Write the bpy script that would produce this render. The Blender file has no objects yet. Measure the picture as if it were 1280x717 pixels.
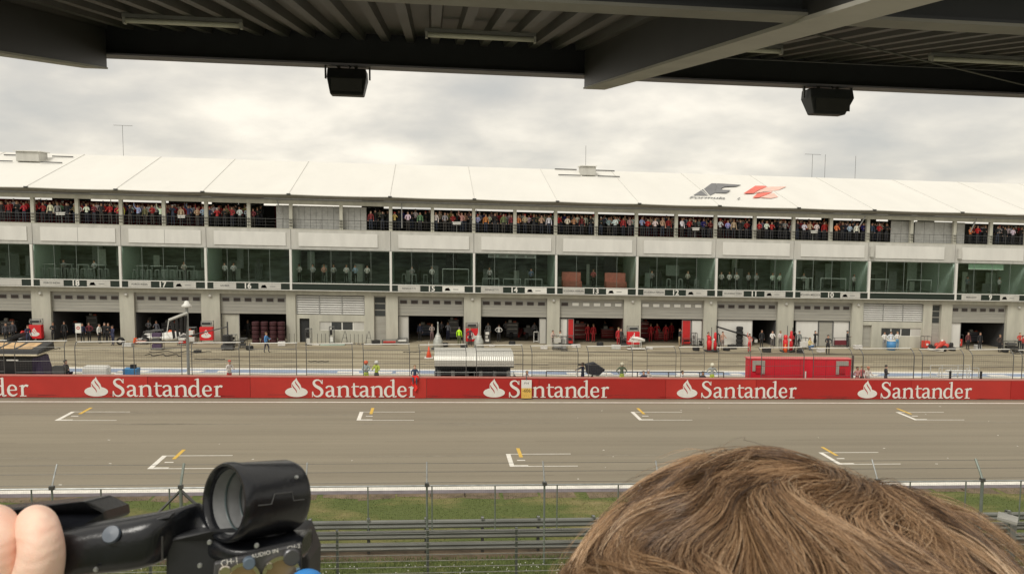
import bpy, math, random
import numpy as np
from mathutils import Vector, Matrix
random.seed(7)
rnd = random.random
def U(a, b): return a + (b-a)*rnd()
SC = bpy.context.scene
COL = SC.collection
# ------------------------------------------------------------------ camera model
F_ = 1000.; H = 11.6; YAW = math.radians(5.7); PIT = math.radians(4.7); ROL = math.radians(0.25)
S = -0.02                                   # the straight falls gently to the right
_F = Vector((math.sin(YAW)*math.cos(PIT), math.cos(YAW)*math.cos(PIT), -math.sin(PIT)))
_R0 = Vector((math.cos(YAW), -math.sin(YAW), 0)); _U0 = _R0.cross(_F)
_R = _R0*math.cos(ROL)+_U0*math.sin(ROL); _U = _U0*math.cos(ROL)-_R0*math.sin(ROL)
CAM = Vector((0, 0, H))
def ray(px, py): return _F+_R*((px-640)/F_)-_U*((py-358.5)/F_)
def atY(px, py, Y):
    r = ray(px, py); t = Y/r.y; return (r.x*t, H+r.z*t-S*r.x*t)
def atZ(px, py, Z=0.):
    r = ray(px, py); t = (Z-H)/(r.z-S*r.x); return (r.x*t, r.y*t)
def D(px, py, d): return CAM+ray(px, py)*d
cd = bpy.data.cameras.new('camera'); cam = bpy.data.objects.new('camera', cd); COL.objects.link(cam)
cam.matrix_world = Matrix(((_R.x, _U.x, -_F.x, 0), (_R.y, _U.y, -_F.y, 0), (_R.z, _U.z, -_F.z, H), (0, 0, 0, 1)))
cd.sensor_width = 36; cd.lens = 36*F_/1280; cd.clip_start = 0.02; cd.clip_end = 6000; cd.dof.use_dof = True; cd.dof.focus_distance = 60; cd.dof.aperture_fstop = 34
SC.camera = cam
# ------------------------------------------------------------------ materials
def new_mat(name):
    m = bpy.data.materials.new(name); m.use_nodes = True
    nt = m.node_tree; return m, nt, nt.nodes['Principled BSDF']
def N(nt, t, **k):
    n = nt.nodes.new(t)
    for a, b in k.items():
        if hasattr(n, a): setattr(n, a, b)
        else: n.inputs[a.replace('_', ' ')].default_value = b
    return n
def ramp(nt, fac, stops):
    r = nt.nodes.new('ShaderNodeValToRGB'); e = r.color_ramp.elements
    while len(e) < len(stops): e.new(0.5)
    for el, (p, c) in zip(e, stops): el.position = p; el.color = (c[0], c[1], c[2], 1)
    nt.links.new(fac, r.inputs[0]); return r.outputs[0]
def noise(nt, scale, detail=4, rough=.6, stretch=(1, 1, 1), off=(0, 0, 0), coord='Object'):
    tc = nt.nodes.new('ShaderNodeTexCoord'); mp = nt.nodes.new('ShaderNodeMapping')
    mp.inputs['Scale'].default_value = stretch; mp.inputs['Location'].default_value = off
    nt.links.new(tc.outputs[coord], mp.inputs[0])
    n = nt.nodes.new('ShaderNodeTexNoise'); n.inputs['Scale'].default_value = scale
    n.inputs['Detail'].default_value = detail; n.inputs['Roughness'].default_value = rough
    nt.links.new(mp.outputs[0], n.inputs['Vector']); return n.outputs['Fac']
def mixc(nt, fac, a, b, mode='MIX'):
    m = nt.nodes.new('ShaderNodeMix'); m.data_type = 'RGBA'; m.blend_type = mode
    for s, v in ((0, fac), (6, a), (7, b)):
        if hasattr(v, 'links'): nt.links.new(v, m.inputs[s])
        elif s == 0: m.inputs[0].default_value = v
        else: m.inputs[s].default_value = (v[0], v[1], v[2], 1)
    return m.outputs[2]
def bump(nt, b, h, strength=.3, dist=.01):
    n = nt.nodes.new('ShaderNodeBump'); n.inputs['Strength'].default_value = strength; n.inputs['Distance'].default_value = dist
    nt.links.new(h, n.inputs['Height']); nt.links.new(n.outputs[0], b.inputs['Normal'])
MC = {}
def mt(name, col, rough=.6, metal=0., var=.12, scale=3., stretch=(1, 1, 1), bmp=0., spec=.5, coat=0.):
    if name in MC: return MC[name]
    m, nt, b = new_mat(name)
    f = noise(nt, scale, 5, .6, stretch)
    c = ramp(nt, f, [(.3, [x*(1-var) for x in col]), (.7, [min(1, x*(1+var)) for x in col])])
    nt.links.new(c, b.inputs['Base Color'])
    b.inputs['Roughness'].default_value = rough; b.inputs['Metallic'].default_value = metal
    b.inputs['Specular IOR Level'].default_value = spec; b.inputs['Coat Weight'].default_value = coat
    if bmp: bump(nt, b, noise(nt, scale*6, 4, .6), bmp, .02)
    MC[name] = m; return m
def cm(col, rough=.75):          # cloth / paint by colour
    return mt('colour_%d_%d_%d_%d' % tuple(int(v*255) for v in (*col, rough)), col, rough, var=.15, scale=6)
WHITE = mt('white_paint', (.72, .71, .66), .5, var=.05)
CONC = mt('rendered_concrete', (.38, .37, .31), .85, var=.10, scale=.9, stretch=(1, 1, .25))
CONC2 = mt('pale_render', (.46, .45, .38), .85, var=.14, scale=1.4, stretch=(1, 1, .2), bmp=.1)
PANEL = mt('grey_panel', (.50, .49, .45), .7, var=.13, scale=1.3, stretch=(1, 1, .2))
PANELW = mt('pale_panel', (.68, .67, .63), .6, var=.07, scale=1.1, stretch=(1, 1, .25))
SHUT = mt('shutter_metal', (.34, .33, .29), .55, var=.14, scale=1.2, stretch=(.3, 1, 5))
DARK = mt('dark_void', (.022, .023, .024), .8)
DGREY = mt('dark_grey', (.07, .07, .07), .6)
BLACK = mt('black_paint', (.015, .015, .016), .4)
MGREY = mt('mid_grey', (.25, .25, .24), .6)
STEEL = mt('galvanised_steel', (.36, .37, .36), .45, .7, var=.2, scale=5)
DSTEEL = mt('weathered_steel', (.12, .12, .115), .5, .5, var=.2, scale=5)
ALU = mt('brushed_aluminium', (.62, .61, .58), .35, .8, var=.06)
RED = mt('red_paint', (.50, .028, .022), .5, var=.05)
BRED = mt('bright_red_paint', (.62, .02, .025), .45, var=.05)
MEMB = mt('white_membrane', (.72, .705, .655), .6, var=.035, scale=.35, stretch=(1, .3, 1))
SEAM = mt('seam_grey', (.58, .57, .53), .7)
MINT = mt('mint_partition', (.70, .85, .75), .6, var=.05)
RUB = mt('tyre_rubber', (.02, .02, .02), .8)
ORANGE = mt('orange_plastic', (.75, .12, .03), .5)
BLUE = mt('blue_plastic', (.06, .22, .45), .5)
SOIL = mt('bare_soil', (.15, .11, .07), .95, var=.45, scale=1.4, bmp=.6)
PITPAINT = mt('white_line_paint', (.74, .71, .64), .6, var=.15, scale=4)
YEL = mt('yellow_line_paint', (.65, .42, .07), .6, var=.1)
BLUELINE = mt('blue_line_paint', (.26, .32, .43), .6, var=.15, scale=.5)
KERB = mt('kerb_strip', (.16, .14, .15), .8, var=.2, scale=2)
GREEND = mt('dark_green_board', (.008, .018, .011), .6)

def asphalt(name, c1, c2, c3, sscale=.25):
    m, nt, b = new_mat(name)
    big = noise(nt, .09, 4, .5, (.35, 1, 1)); streak = noise(nt, .9, 4, .65, (.02, 1, 1)); fine = noise(nt, 14, 3, .7)
    c = ramp(nt, big, [(.3, c1), (.7, c2)])
    s = ramp(nt, streak, [(.38, c3), (.62, (1, 1, 1))])
    c = mixc(nt, sscale, c, s, 'MULTIPLY')
    g = ramp(nt, fine, [(.3, (.82, .82, .82)), (.7, (1, 1, 1))]); c = mixc(nt, .6, c, g, 'MULTIPLY')
    nt.links.new(c, b.inputs['Base Color']); b.inputs['Roughness'].default_value = .85
    b.inputs['Specular IOR Level'].default_value = .25
    bump(nt, b, fine, .25, .01); return m
TRACK = asphalt('track_asphalt', (.252, .222, .168), (.288, .252, .188), (.66, .65, .64), .42)
LANE = asphalt('pit_lane_concrete', (.40, .355, .255), (.52, .46, .335), (.42, .39, .36), .85)
PGREY = asphalt('pit_wall_asphalt', (.30, .28, .235), (.36, .34, .285), (.6, .6, .6), .5)

def grass_mat():
    m, nt, b = new_mat('turf')
    a = noise(nt, .5, 6, .65, (.5, 1, 1)); f = noise(nt, 9, 4, .7)
    c = ramp(nt, a, [(.28, (.34, .27, .14)), (.41, (.21, .20, .08)), (.52, (.125, .155, .05)), (.8, (.14, .165, .06))])
    g = ramp(nt, f, [(.3, (.6, .6, .6)), (.7, (1.0, 1.0, 1.0))]); c = mixc(nt, .8, c, g, 'MULTIPLY')
    nt.links.new(c, b.inputs['Base Color']); b.inputs['Roughness'].default_value = .95; b.inputs['Specular IOR Level'].default_value = .1
    bump(nt, b, f, .8, .05); return m
TURF = grass_mat()
def blade_mat():
    m, nt, b = new_mat('grass_blade')
    a = noise(nt, .5, 6, .65, (.5, 1, 1)); f = noise(nt, 25, 2, .7)
    c = ramp(nt, a, [(.32, (.34, .28, .14)), (.46, (.18, .195, .07)), (.58, (.125, .155, .05))])
    g = ramp(nt, f, [(.3, (.7, .7, .7)), (.7, (1.0, 1.0, 1.0))]); c = mixc(nt, .9, c, g, 'MULTIPLY')
    nt.links.new(c, b.inputs['Base Color']); b.inputs['Roughness'].default_value = .8; b.inputs['Specular IOR Level'].default_value = .15
    return m
BLADE = blade_mat(); BLADE2 = mt('lush_blade', (.14, .175, .065), .8, var=.5, scale=2, spec=.2)
def glass_mat():
    m = bpy.data.materials.new('tinted_glass'); m.use_nodes = True; nt = m.node_tree
    nt.nodes.clear(); o = nt.nodes.new('ShaderNodeOutputMaterial')
    t = nt.nodes.new('ShaderNodeBsdfTransparent'); t.inputs[0].default_value = (.93, .965, .945, 1)
    g = nt.nodes.new('ShaderNodeBsdfGlossy'); g.inputs['Roughness'].default_value = .04; g.inputs[0].default_value = (.8, .9, .85, 1)
    fr = nt.nodes.new('ShaderNodeFresnel'); fr.inputs[0].default_value = 1.35
    mx = nt.nodes.new('ShaderNodeMixShader'); nt.links.new(fr.outputs[0], mx.inputs[0])
    nt.links.new(t.outputs[0], mx.inputs[1]); nt.links.new(g.outputs[0], mx.inputs[2]); nt.links.new(mx.outputs[0], o.inputs[0])
    return m
GLASS = glass_mat()
# ------------------------------------------------------------------ mesh builder
class MB:
    def __init__(s): s.v = []; s.f = []; s.m = []; s.k = 0
    def add(s, vs, fs):
        o = len(s.v); s.v += [tuple(v) for v in vs]; s.f += [tuple(o+i for i in f) for f in fs]; s.m += [s.k]*len(fs); return s
    def mat(s, k): s.k = k; return s
    def box(s, x0, x1, y0, y1, z0, z1):
        return s.add([(x0, y0, z0), (x1, y0, z0), (x1, y1, z0), (x0, y1, z0), (x0, y0, z1), (x1, y0, z1), (x1, y1, z1), (x0, y1, z1)],
                     [(0, 3, 2, 1), (4, 5, 6, 7), (0, 1, 5, 4), (1, 2, 6, 5), (2, 3, 7, 6), (3, 0, 4, 7)])
    def lbox(s, x0, x1, y0, y1, z0, z1, n=12):           # long box split along x
        for i in range(n):
            pass
        return s.box(x0, x1, y0, y1, z0, z1)
    def quad(s, a, b, c, d): return s.add([a, b, c, d], [(0, 1, 2, 3)])
    def tube(s, pts, r, n=6, cap=True):
        pts = [Vector(p) for p in pts]; rs = r if hasattr(r, '__len__') else [r]*len(pts)
        o = len(s.v); up = None
        for i, p in enumerate(pts):
            t = (pts[min(i+1, len(pts)-1)]-pts[max(i-1, 0)]).normalized()
            if up is None: up = Vector((0, 0, 1)) if abs(t.z) < .9 else Vector((1, 0, 0))
            a = t.cross(up).normalized(); b = a.cross(t).normalized(); up = b
            for k in range(n):
                q = 2*math.pi*k/n; s.v.append(tuple(p+(a*math.cos(q)+b*math.sin(q))*rs[i]))
        for i in range(len(pts)-1):
            for k in range(n):
                s.f.append((o+i*n+k, o+i*n+(k+1) % n, o+(i+1)*n+(k+1) % n, o+(i+1)*n+k)); s.m.append(s.k)
        if cap:
            s.f.append(tuple(o+k for k in reversed(range(n)))); s.m.append(s.k)
            s.f.append(tuple(o+(len(pts)-1)*n+k for k in range(n))); s.m.append(s.k)
        return s
    def bar(s, a, b, r, n=5): return s.tube([a, b], r, n)
    def ring(s, c, ax, prof, n=24, close=False):          # lathe: prof list of (along, radius)
        c = Vector(c); ax = Vector(ax).normalized(); u = ax.orthogonal().normalized(); w = ax.cross(u); o = len(s.v); L = len(prof)
        for (a, r) in prof:
            for k in range(n):
                q = 2*math.pi*k/n; s.v.append(tuple(c+ax*a+(u*math.cos(q)+w*math.sin(q))*r))
        for i in range(L if close else L-1):
            j = (i+1) % L
            for k in range(n):
                s.f.append((o+i*n+k, o+i*n+(k+1) % n, o+j*n+(k+1) % n, o+j*n+k)); s.m.append(s.k)
        return s
    def prism(s, poly, fn, d):                            # poly in (u,v); fn(u,v,w) -> point, w in 0..d
        n = len(poly); o = len(s.v)
        a = sum(poly[i][0]*poly[(i+1) % n][1]-poly[(i+1) % n][0]*poly[i][1] for i in range(n))
        if a < 0: poly = poly[::-1]
        s.v += [tuple(fn(u, v, d)) for u, v in poly]+[tuple(fn(u, v, 0)) for u, v in poly]
        s.f.append(tuple(range(o, o+n))); s.m.append(s.k); s.f.append(tuple(reversed(range(o+n, o+2*n)))); s.m.append(s.k)
        for i in range(n):
            j = (i+1) % n; s.f.append((o+i, o+n+i, o+n+j, o+j)); s.m.append(s.k)
        return s
    def build(s, name, mats, parent=None, shear=True, smooth=False, bev=0., origin=None):
        me = bpy.data.meshes.new(name); vs = s.v
        if shear: vs = [(x, y, z+S*x) for x, y, z in vs]
        off = Vector((0, 0, 0)); p = parent
        while p is not None: off += p.location; p = p.parent
        loc = Vector((0, 0, 0))
        if parent is None and origin is not None:
            ox, oy, oz = origin; loc = Vector((ox, oy, oz+(S*ox if shear else 0))); off = loc
        if off.length: vs = [(x-off.x, y-off.y, z-off.z) for x, y, z in vs]
        me.from_pydata(vs, [], s.f)
        for m in (mats if isinstance(mats, (list, tuple)) else [mats]): me.materials.append(m)
        me.polygons.foreach_set('material_index', s.m)
        if smooth: me.polygons.foreach_set('use_smooth', [True]*len(s.f))
        me.update()
        o = bpy.data.objects.new(name, me); COL.objects.link(o); o.location = loc
        if parent: o.parent = parent
        if bev:
            b = o.modifiers.new('bevel', 'BEVEL'); b.width = bev; b.segments = 2; b.limit_method = 'ANGLE'
        return o
def tag(o, label=None, cat=None, group=None, kind=None):
    if label: o['label'] = label
    if cat: o['category'] = cat
    if group: o['group'] = group
    if kind: o['kind'] = kind
    return o
def empty(name, loc, label=None, cat=None, group=None, rz=0., shear=True):
    o = bpy.data.objects.new(name, None); COL.objects.link(o); x, y, z = loc
    o.location = (x, y, z+(S*x if shear else 0)); o.rotation_euler.z = rz; o.empty_display_size = .1
    return tag(o, label, cat, group)
class Local:                                             # context: parts in local coords under an empty
    pass
def lb(mb, name, mats, parent, **k):                      # build a part in the parent's local frame
    me = bpy.data.meshes.new(name); me.from_pydata(mb.v, [], mb.f)
    for m in (mats if isinstance(mats, (list, tuple)) else [mats]): me.materials.append(m)
    me.polygons.foreach_set('material_index', mb.m)
    if k.get('smooth'): me.polygons.foreach_set('use_smooth', [True]*len(mb.f))
    me.update(); o = bpy.data.objects.new(name, me); COL.objects.link(o); o.parent = parent
    if k.get('bev'):
        b = o.modifiers.new('bevel', 'BEVEL'); b.width = k['bev']; b.segments = 2; b.limit_method = 'ANGLE'
    return o
def dup(root, loc, rz=0., label=None, sc=None):
    def cp(o, par):
        c = o.copy(); COL.objects.link(c); c.parent = par
        for ch in list(o.children): cp(ch, c)
        return c
    r = cp(root, None); x, y, z = loc; r.location = (x, y, z+S*x); r.rotation_euler.z = rz
    if label: r['label'] = label
    if sc: r.scale = sc
    return r
TXT = {}
def text_mb(mb, txt, size, fn, depth=.01, align='CENTER', bold=0.):
    key = (txt, align, bold)
    if key not in TXT:
        c = bpy.data.curves.new('t', 'FONT'); c.body = txt; c.offset = bold; c.size = 1; c.align_x = align; c.align_y = 'CENTER'; c.resolution_u = 3
        o = bpy.data.objects.new('t', c); COL.objects.link(o); dg = bpy.context.evaluated_depsgraph_get()
        me = bpy.data.meshes.new_from_object(o.evaluated_get(dg)); TXT[key] = ([tuple(v.co) for v in me.vertices], [tuple(p.vertices) for p in me.polygons])
        bpy.data.objects.remove(o); bpy.data.meshes.remove(me); bpy.data.curves.remove(c)
    vs, fs = TXT[key]
    mb.add([fn(x*size, y*size, depth) for x, y, z in vs], fs); return mb
# ------------------------------------------------------------------ ground, track, pit lane
def sheet(name, mat, x0, x1, y0, y1, z, n=1):
    m = MB(); m.quad((x0, y0, z), (x1, y0, z), (x1, y1, z), (x0, y1, z)); return tag(m.build(name, mat), kind='structure')
sheet('ground', TURF, -2500, 2500, -2500, 2500, -.03)
sheet('grass_verge', TURF, -90, 120, 10, 33.55, 0)
sheet('soil_strip', SOIL, -90, 120, 26.75, 28.0, .004)
m = MB()
for i in range(60):
    x = -40+i*1.6+U(-.3, .3); m.quad((x, 33.0+U(-.35, .15), .006), (x+1.5, 33.0+U(-.35, .15), .006), (x+1.5, 33.56, .006), (x, 33.56, .006))
tag(m.build('dirt_edge', SOIL), kind='structure')
sheet('kerb_strip', KERB, -90, 120, 33.5, 34.1, .012)
m = MB(); m.box(-90, 120, 33.9, 51.8, -.2, 0.0); tag(m.build('race_track', TRACK), kind='structure')
m = MB()
m.quad((-90, 33.92, .016), (120, 33.92, .016), (120, 34.36, .016), (-90, 34.36, .016))
m.quad((-90, 50.72, .004), (120, 50.72, .004), (120, 50.92, .004), (-90, 50.92, .004))
tag(m.build('track_edge_line', PITPAINT), kind='structure')
def grid_box(x0, y0, seed):
    w = .16
    m = MB(); z = .004
    m.quad((x0, y0, z), (x0+w*1.4, y0, z), (x0+w*1.4, y0+2.1, z), (x0, y0+2.1, z))
    m.quad((x0+w*1.4, y0, z), (x0+3.3, y0, z), (x0+3.3, y0+.075, z), (x0+w*1.4, y0+.075, z))
    m.quad((x0+w*1.4, y0+2.025, z), (x0+3.3, y0+2.025, z), (x0+3.3, y0+2.1, z), (x0+w*1.4, y0+2.1, z))
    m.quad((x0+.45, y0+.95, z), (x0+.85, y0+.95, z), (x0+.85, y0+1.07, z), (x0+.45, y0+1.07, z))
    m.quad((x0+w*1.4, y0+.1, z), (x0+.9, y0+.1, z), (x0+.9, y0+.22, z), (x0+w*1.4, y0+.22, z))
    m.mat(1); z = .008
    m.quad((x0+.62, y0+1.5, z), (x0+.80, y0+1.5, z), (x0+.80, y0+3.1, z), (x0+.62, y0+3.1, z))
    tag(m.build('grid_marking', [PITPAINT, YEL]), kind='structure')
for x in (-29.5, -13.0, 3.65, 20.1): grid_box(x, 37.2, 0)
for x in (-37.7, -21.0, -4.4, 12.3, 29.8, 46.5): grid_box(x, 46.15, 0)
m = MB()
for i in range(30):       # chips of paint and rubber marbles on the surface
    x = U(-28, 38); y = U(35, 50); a = U(.05, .22); m.quad((x, y, .003), (x+a*.7, y-.02, .003), (x+a*.8, y+.05, .003), (x+.03, y+.06, .003))
tag(m.build('paint_chips', PITPAINT), kind='structure')
m = MB(); m.box(-90, 120, 51.8, 90, -.2, -.002); tag(m.build('pit_lane', LANE), kind='structure')
sheet('pit_wall_road', PGREY, -90, 120, 54.9, 59.7, .002)
m = MB(); m.box(-90, 120, 52.12, 54.9, -.1, .45); tag(m.build('signalling_platform', PGREY), kind='structure')
m = MB(); m.quad((-90, 60.0, .006), (120, 60.0, .006), (120, 60.5, .006), (-90, 60.5, .006)); m.quad((-90, 61.8, .006), (120, 61.8, .006), (120, 62.4, .006), (-90, 62.4, .006))
for i in range(0, 60):
    if rnd() < .3:
        x = -60+i*2.2; m.quad((x, 60.6, .010), (x+U(.8, 2), 60.6, .010), (x+U(.8, 2), 61.3, .010), (x, 61.3, .010))
tag(m.build('pit_lane_white_line', PITPAINT), kind='structure')
sheet('pit_lane_blue_line', BLUELINE, -90, 120, 60.5, 61.8, .006)
m = MB()
for i in range(260):      # tyre and fluid stains, each with its own outline
    x = U(-38, 58); y = U(62.8, 74.5); L = U(.6, 4.5); w = U(.04, .13)
    m.quad((x, y, .004), (x+L, y+U(-.1, .1), .004), (x+L+.2, y+w+U(-.05, .05), .004), (x-.2, y+w, .004))
tag(m.build('tyre_marks', mt('tyre_mark', (.13, .105, .08), .9, var=.4, scale=3)), kind='structure')
# dark rubber lines and tar joints on the racing surface
m = MB()
for y, w in ((35.9, .05), (37.0, .04), (41.6, .05), (44.3, .04), (49.2, .05)):
    x = -40.
    while x < 70:
        L = U(3, 14); yy = y+U(-.05, .05); m.quad((x, yy, .002), (x+L, yy+U(-.02, .02), .002), (x+L, yy+w, .002), (x, yy+w, .002)); x += L+U(.0, 5)
tag(m.build('tar_joints', mt('tar_joint', (.20, .17, .125), .9, var=.2, scale=1)), kind='structure')
m = MB()
for i in range(26):
    x = U(-30, 38); y = random.choice((47.2, 47.9, 38.2, 38.9, 45.2))+U(-.3, .3); L = U(3, 12); n = 10; vs = []
    for k in range(n+1): t = k/n; w = .13*math.sin(math.pi*t)**.5; vs += [(x+L*t, y+.12*t*t-w/2, .0025), (x+L*t, y+.12*t*t+w/2, .0025)]
    m.add(vs, [(2*k, 2*k+2, 2*k+3, 2*k+1) for k in range(n)])
tag(m.build('rubber_marks', mt('rubber_mark', (.215, .19, .145), .8, var=.2, scale=2)), kind='structure')
# grass blades
def blades(name, label, n, x0, x1, y0, y1, h, mat, wf):
    m = MB()
    for i in range(n):
        x = U(x0, x1); y = y0+(y1-y0)*rnd()**.9; hh = h*U(.5, 1.3); w = wf*U(.6, 1.3); dx, dy = U(-.04, .04), U(-.04, .04)
        m.add([(x-w, y, 0), (x+w, y+U(-.01, .01), 0), (x+dx, y+dy, hh)], [(0, 1, 2)])
    return tag(m.build(name, mat), label, 'grass', kind='stuff')
blades('grass', 'short patchy grass strip between the guardrail and the track edge', 26000, -24, 34, 28.0, 33.3, .05, BLADE, .012)
g2 = blades('grass', 'rough grass with small white flowers in front of the guardrail', 30000, -20, 28, 23.8, 26.9, .13, BLADE2, .014)
m = MB()
for i in range(500):
    x, y, z = U(-14, 24), U(24.2, 26.2), U(.07, .14); m.box(x, x+.03, y, y+.03, z, z+.02)
tag(m.build('flowers', WHITE), 'tiny white clover flowers scattered in the rough grass', 'flowers', kind='stuff')
# ------------------------------------------------------------------ pit wall with banner
def stroke(mb, pts, ws, fn, d):
    n = len(pts); L = []; R = []
    P = [Vector((a, b)) for a, b in pts]
    if not hasattr(ws, '__len__'): ws = [ws]*n
    for i, p in enumerate(P):
        t = (P[min(i+1, n-1)]-P[max(i-1, 0)]).normalized(); q = Vector((-t.y, t.x))*ws[i]/2; L.append(p+q); R.append(p-q)
    for i in range(n-1): mb.quad(fn(L[i].x, L[i].y, d), fn(L[i+1].x, L[i+1].y, d), fn(R[i+1].x, R[i+1].y, d), fn(R[i].x, R[i].y, d))
def smooth_pts(p, w, k=3):
    out = []; ow = []; n = len(p)
    for i in range(n-1):
        p0, p1, p2, p3 = p[max(i-1, 0)], p[i], p[i+1], p[min(i+2, n-1)]
        for j in range(k):
            t = j/k; c = [.5*((2*p1[a])+(-p0[a]+p2[a])*t+(2*p0[a]-5*p1[a]+4*p2[a]-p3[a])*t*t+(-p0[a]+3*p1[a]-3*p2[a]+p3[a])*t**3) for a in (0, 1)]
            out.append(tuple(c)); ow.append(w[i]*(1-t)+w[i+1]*t)
    out.append(p[-1]); ow.append(w[-1]); return out, ow
A_ = [([(412, 155), (425, 141), (445, 137), (463, 143), (471, 162), (471, 205), (476, 228), (488, 232), (502, 226)], [18, 14, 13, 17, 23, 23, 18, 10, 5]),
      ([(470, 176), (440, 184), (419, 197), (417, 217), (432, 230), (452, 226), (470, 212)], [8, 12, 19, 22, 17, 12, 9])]
N_ = [([(530, 141), (530, 232)], [22, 22]), ([(508, 147), (541, 137)], [8, 10]), ([(508, 233), (554, 233)], [8, 8]),
      ([(538, 158), (556, 143), (576, 138), (594, 144), (603, 163), (604, 232)], [8, 13, 17, 21, 23, 22]), ([(582, 233), (630, 233)], [8, 8])]
GL = [([(372, 112), (364, 92), (345, 81), (322, 83), (305, 97), (305, 118), (322, 137), (348, 152), (370, 172), (374, 198), (360, 221), (333, 232), (310, 226), (297, 208), (291, 186)],
       [8, 10, 12, 15, 20, 23, 26, 28, 27, 24, 19, 14, 12, 10, 8]), ([(378, 78), (378, 118)], [7, 7]), ([(289, 190), (289, 236)], [7, 7])]
GL += A_+N_
GL += [([(662, 108), (662, 200), (671, 224), (688, 231), (708, 222)], [14, 22, 20, 14, 6]), ([(637, 145), (662, 139), (708, 139)], [6, 11, 11])]
GL += [([(x+306, y) for x, y in p], w) for p, w in A_]+[([(x+303, y) for x, y in p], w) for p, w in N_]
GL += [([(1008, 150), (985, 137), (960, 146), (945, 172), (946, 205), (963, 229), (988, 228), (1008, 212)], [9, 12, 17, 23, 24, 18, 13, 9]),
       ([(1017, 72), (1017, 215), (1027, 231), (1048, 228)], [20, 22, 16, 6]), ([(990, 84), (1022, 73)], [7, 9])]
GL += [([(1066, 183), (1128, 181)], [9, 9]), ([(1127, 184), (1126, 160), (1112, 142), (1092, 138), (1073, 150), (1064, 180), (1071, 212), (1094, 229), (1118, 226), (1137, 211)], [17, 18, 13, 11, 17, 23, 23, 18, 14, 6])]
GL += [([(1180, 141), (1180, 232)], [22, 22]), ([(1156, 147), (1191, 137)], [8, 10]), ([(1158, 233), (1212, 233)], [8, 8]), ([(1188, 160), (1200, 144), (1213, 140), (1229, 146)], [8, 13, 19, 20])]
def wordmark(mb, fn):
    for i, (p, w) in enumerate(GL):
        if len(p) > 2: p, w = smooth_pts(p, w)
        stroke(mb, p, w, fn, i*.06)
def emblem(mb, mb2, fn):
    e = [(147+100*math.cos(a), 192+45*math.sin(a)) for a in [2*math.pi*i/28 for i in range(28)]]
    mb.prism(e, lambda u, v, w: fn(u, v, w*0), 0) if False else mb.add([fn(u, v, 0) for u, v in e], [tuple(range(28))])
    fl = [(149, 60), (139, 76), (121, 92), (107, 112), (104, 140), (118, 170), (150, 192), (182, 178), (193, 152), (184, 124), (166, 98), (155, 80)]
    mb.add([fn(u, v, .5) for u, v in fl], [tuple(range(12))])
    for p, w in (([(137, 92), (144, 112), (160, 134), (172, 152), (177, 172)], [3, 10, 10, 8, 2]), ([(111, 120), (118, 142), (134, 162), (146, 180), (150, 200)], [4, 10, 10, 8, 2])):
        p, w = smooth_pts(p, w); stroke(mb2, p, w, fn, 1.0)
pw = empty('pit_wall', (5, 51.8, 0), 'long low concrete pit wall wrapped in a red bank banner beside the track', 'wall')
m = MB(); m.box(-60, 85, 51.88, 52.12, -.05, 1.36); m.build('concrete_barrier', CONC, pw)
mt('banner_red', (.385, .014, .011), .55, var=.07, scale=.35)
BAN = [MC['banner_red'], mt('banner_red_faded', (.43, .026, .018), .6, var=.10, scale=.5), mt('banner_red_deep', (.36, .016, .012), .5, var=.08, scale=.4)]
bx_ = -60.; bi = 0
while bx_ < 85:
    bw = (8.6, 6.3, 11.2, 7.4)[bi % 4]; m = MB(); m.box(bx_+.012, bx_+bw-.012, 51.80+(.008 if bi % 2 else 0), 51.878, .045+(.01 if bi % 3 == 1 else 0), 1.385); m.build('banner', BAN[(0, 1, 0, 2, 1)[bi % 5]], pw); bx_ += bw; bi += 1
m = MB()
for i in range(70):
    x = U(-28, 44); z = U(.05, .28); m.add([(x, 51.794, z), (x+U(.3, 1.6), 51.794, z+.01), (x+U(.4, 1.4), 51.794, z+U(.02, .05)), (x+.1, 51.794, z+.03)], [(0, 1, 2, 3)])
m.build('scuff_marks', mt('scuff', (.20, .03, .025), .8, var=.3), pw)
m = MB(); m.box(-60, 85, 51.79, 52.2, 1.388, 1.43); m.build('coping', mt('coping_rose', (.42, .16, .13), .7), pw)
LOGOX = [atY(px, 485, 51.79)[0] for px in (-146, 105, 356, 604, 846, 1072, 1298)]
for x0 in LOGOX:
    fn = lambda u, v, w, x0=x0: (x0+(u-45)/141, 51.79-w*.004, .045+(247-v)/141)
    m = MB(); wordmark(m, fn); m.build('lettering', WHITE, pw)
    m = MB(); m2 = MB(); emblem(m, m2, fn); e = m.build('flame_emblem', WHITE, pw); m2.build('emblem_slit', MC['banner_red'], e)
# small debris-fence panels on the wall
FB = (0, 52.4, 0)
def fence_proto(w):
    r = empty('fence_panel', FB, 'x', 'fence', 'debris fence panels standing along the pit wall')
    for sx in (0, w):
        m = MB(); m.tube([(sx, 0, 0.45), (sx, 0, 2.9), (sx-.02, .05, 3.1), (sx-.04, .2, 3.28), (sx-.06, .42, 3.4)], .027, 6); lb(m, 'post', DSTEEL, r)
    for z, y, rr in ((3.4, .42, .032), (3.07, .04, .018), (2.2, 0, .014), (1.5, 0, .014)):
        m = MB(); m.bar((0, y, z), (w, y, z), rr); lb(m, 'rail', WHITE if z > 3.3 else DSTEEL, r)
    m = MB()
    n = int(w/.15)
    for i in range(1, n): m.bar((w*i/n, 0, 1.42), (w*i/n, 0, 3.05), .0035, 3)
    for i in range(1, 11): m.bar((0, 0, 1.42+i*.155), (w, 0, 1.42+i*.155), .003, 3)
    lb(m, 'wire_mesh', DSTEEL, r)
    return r
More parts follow.
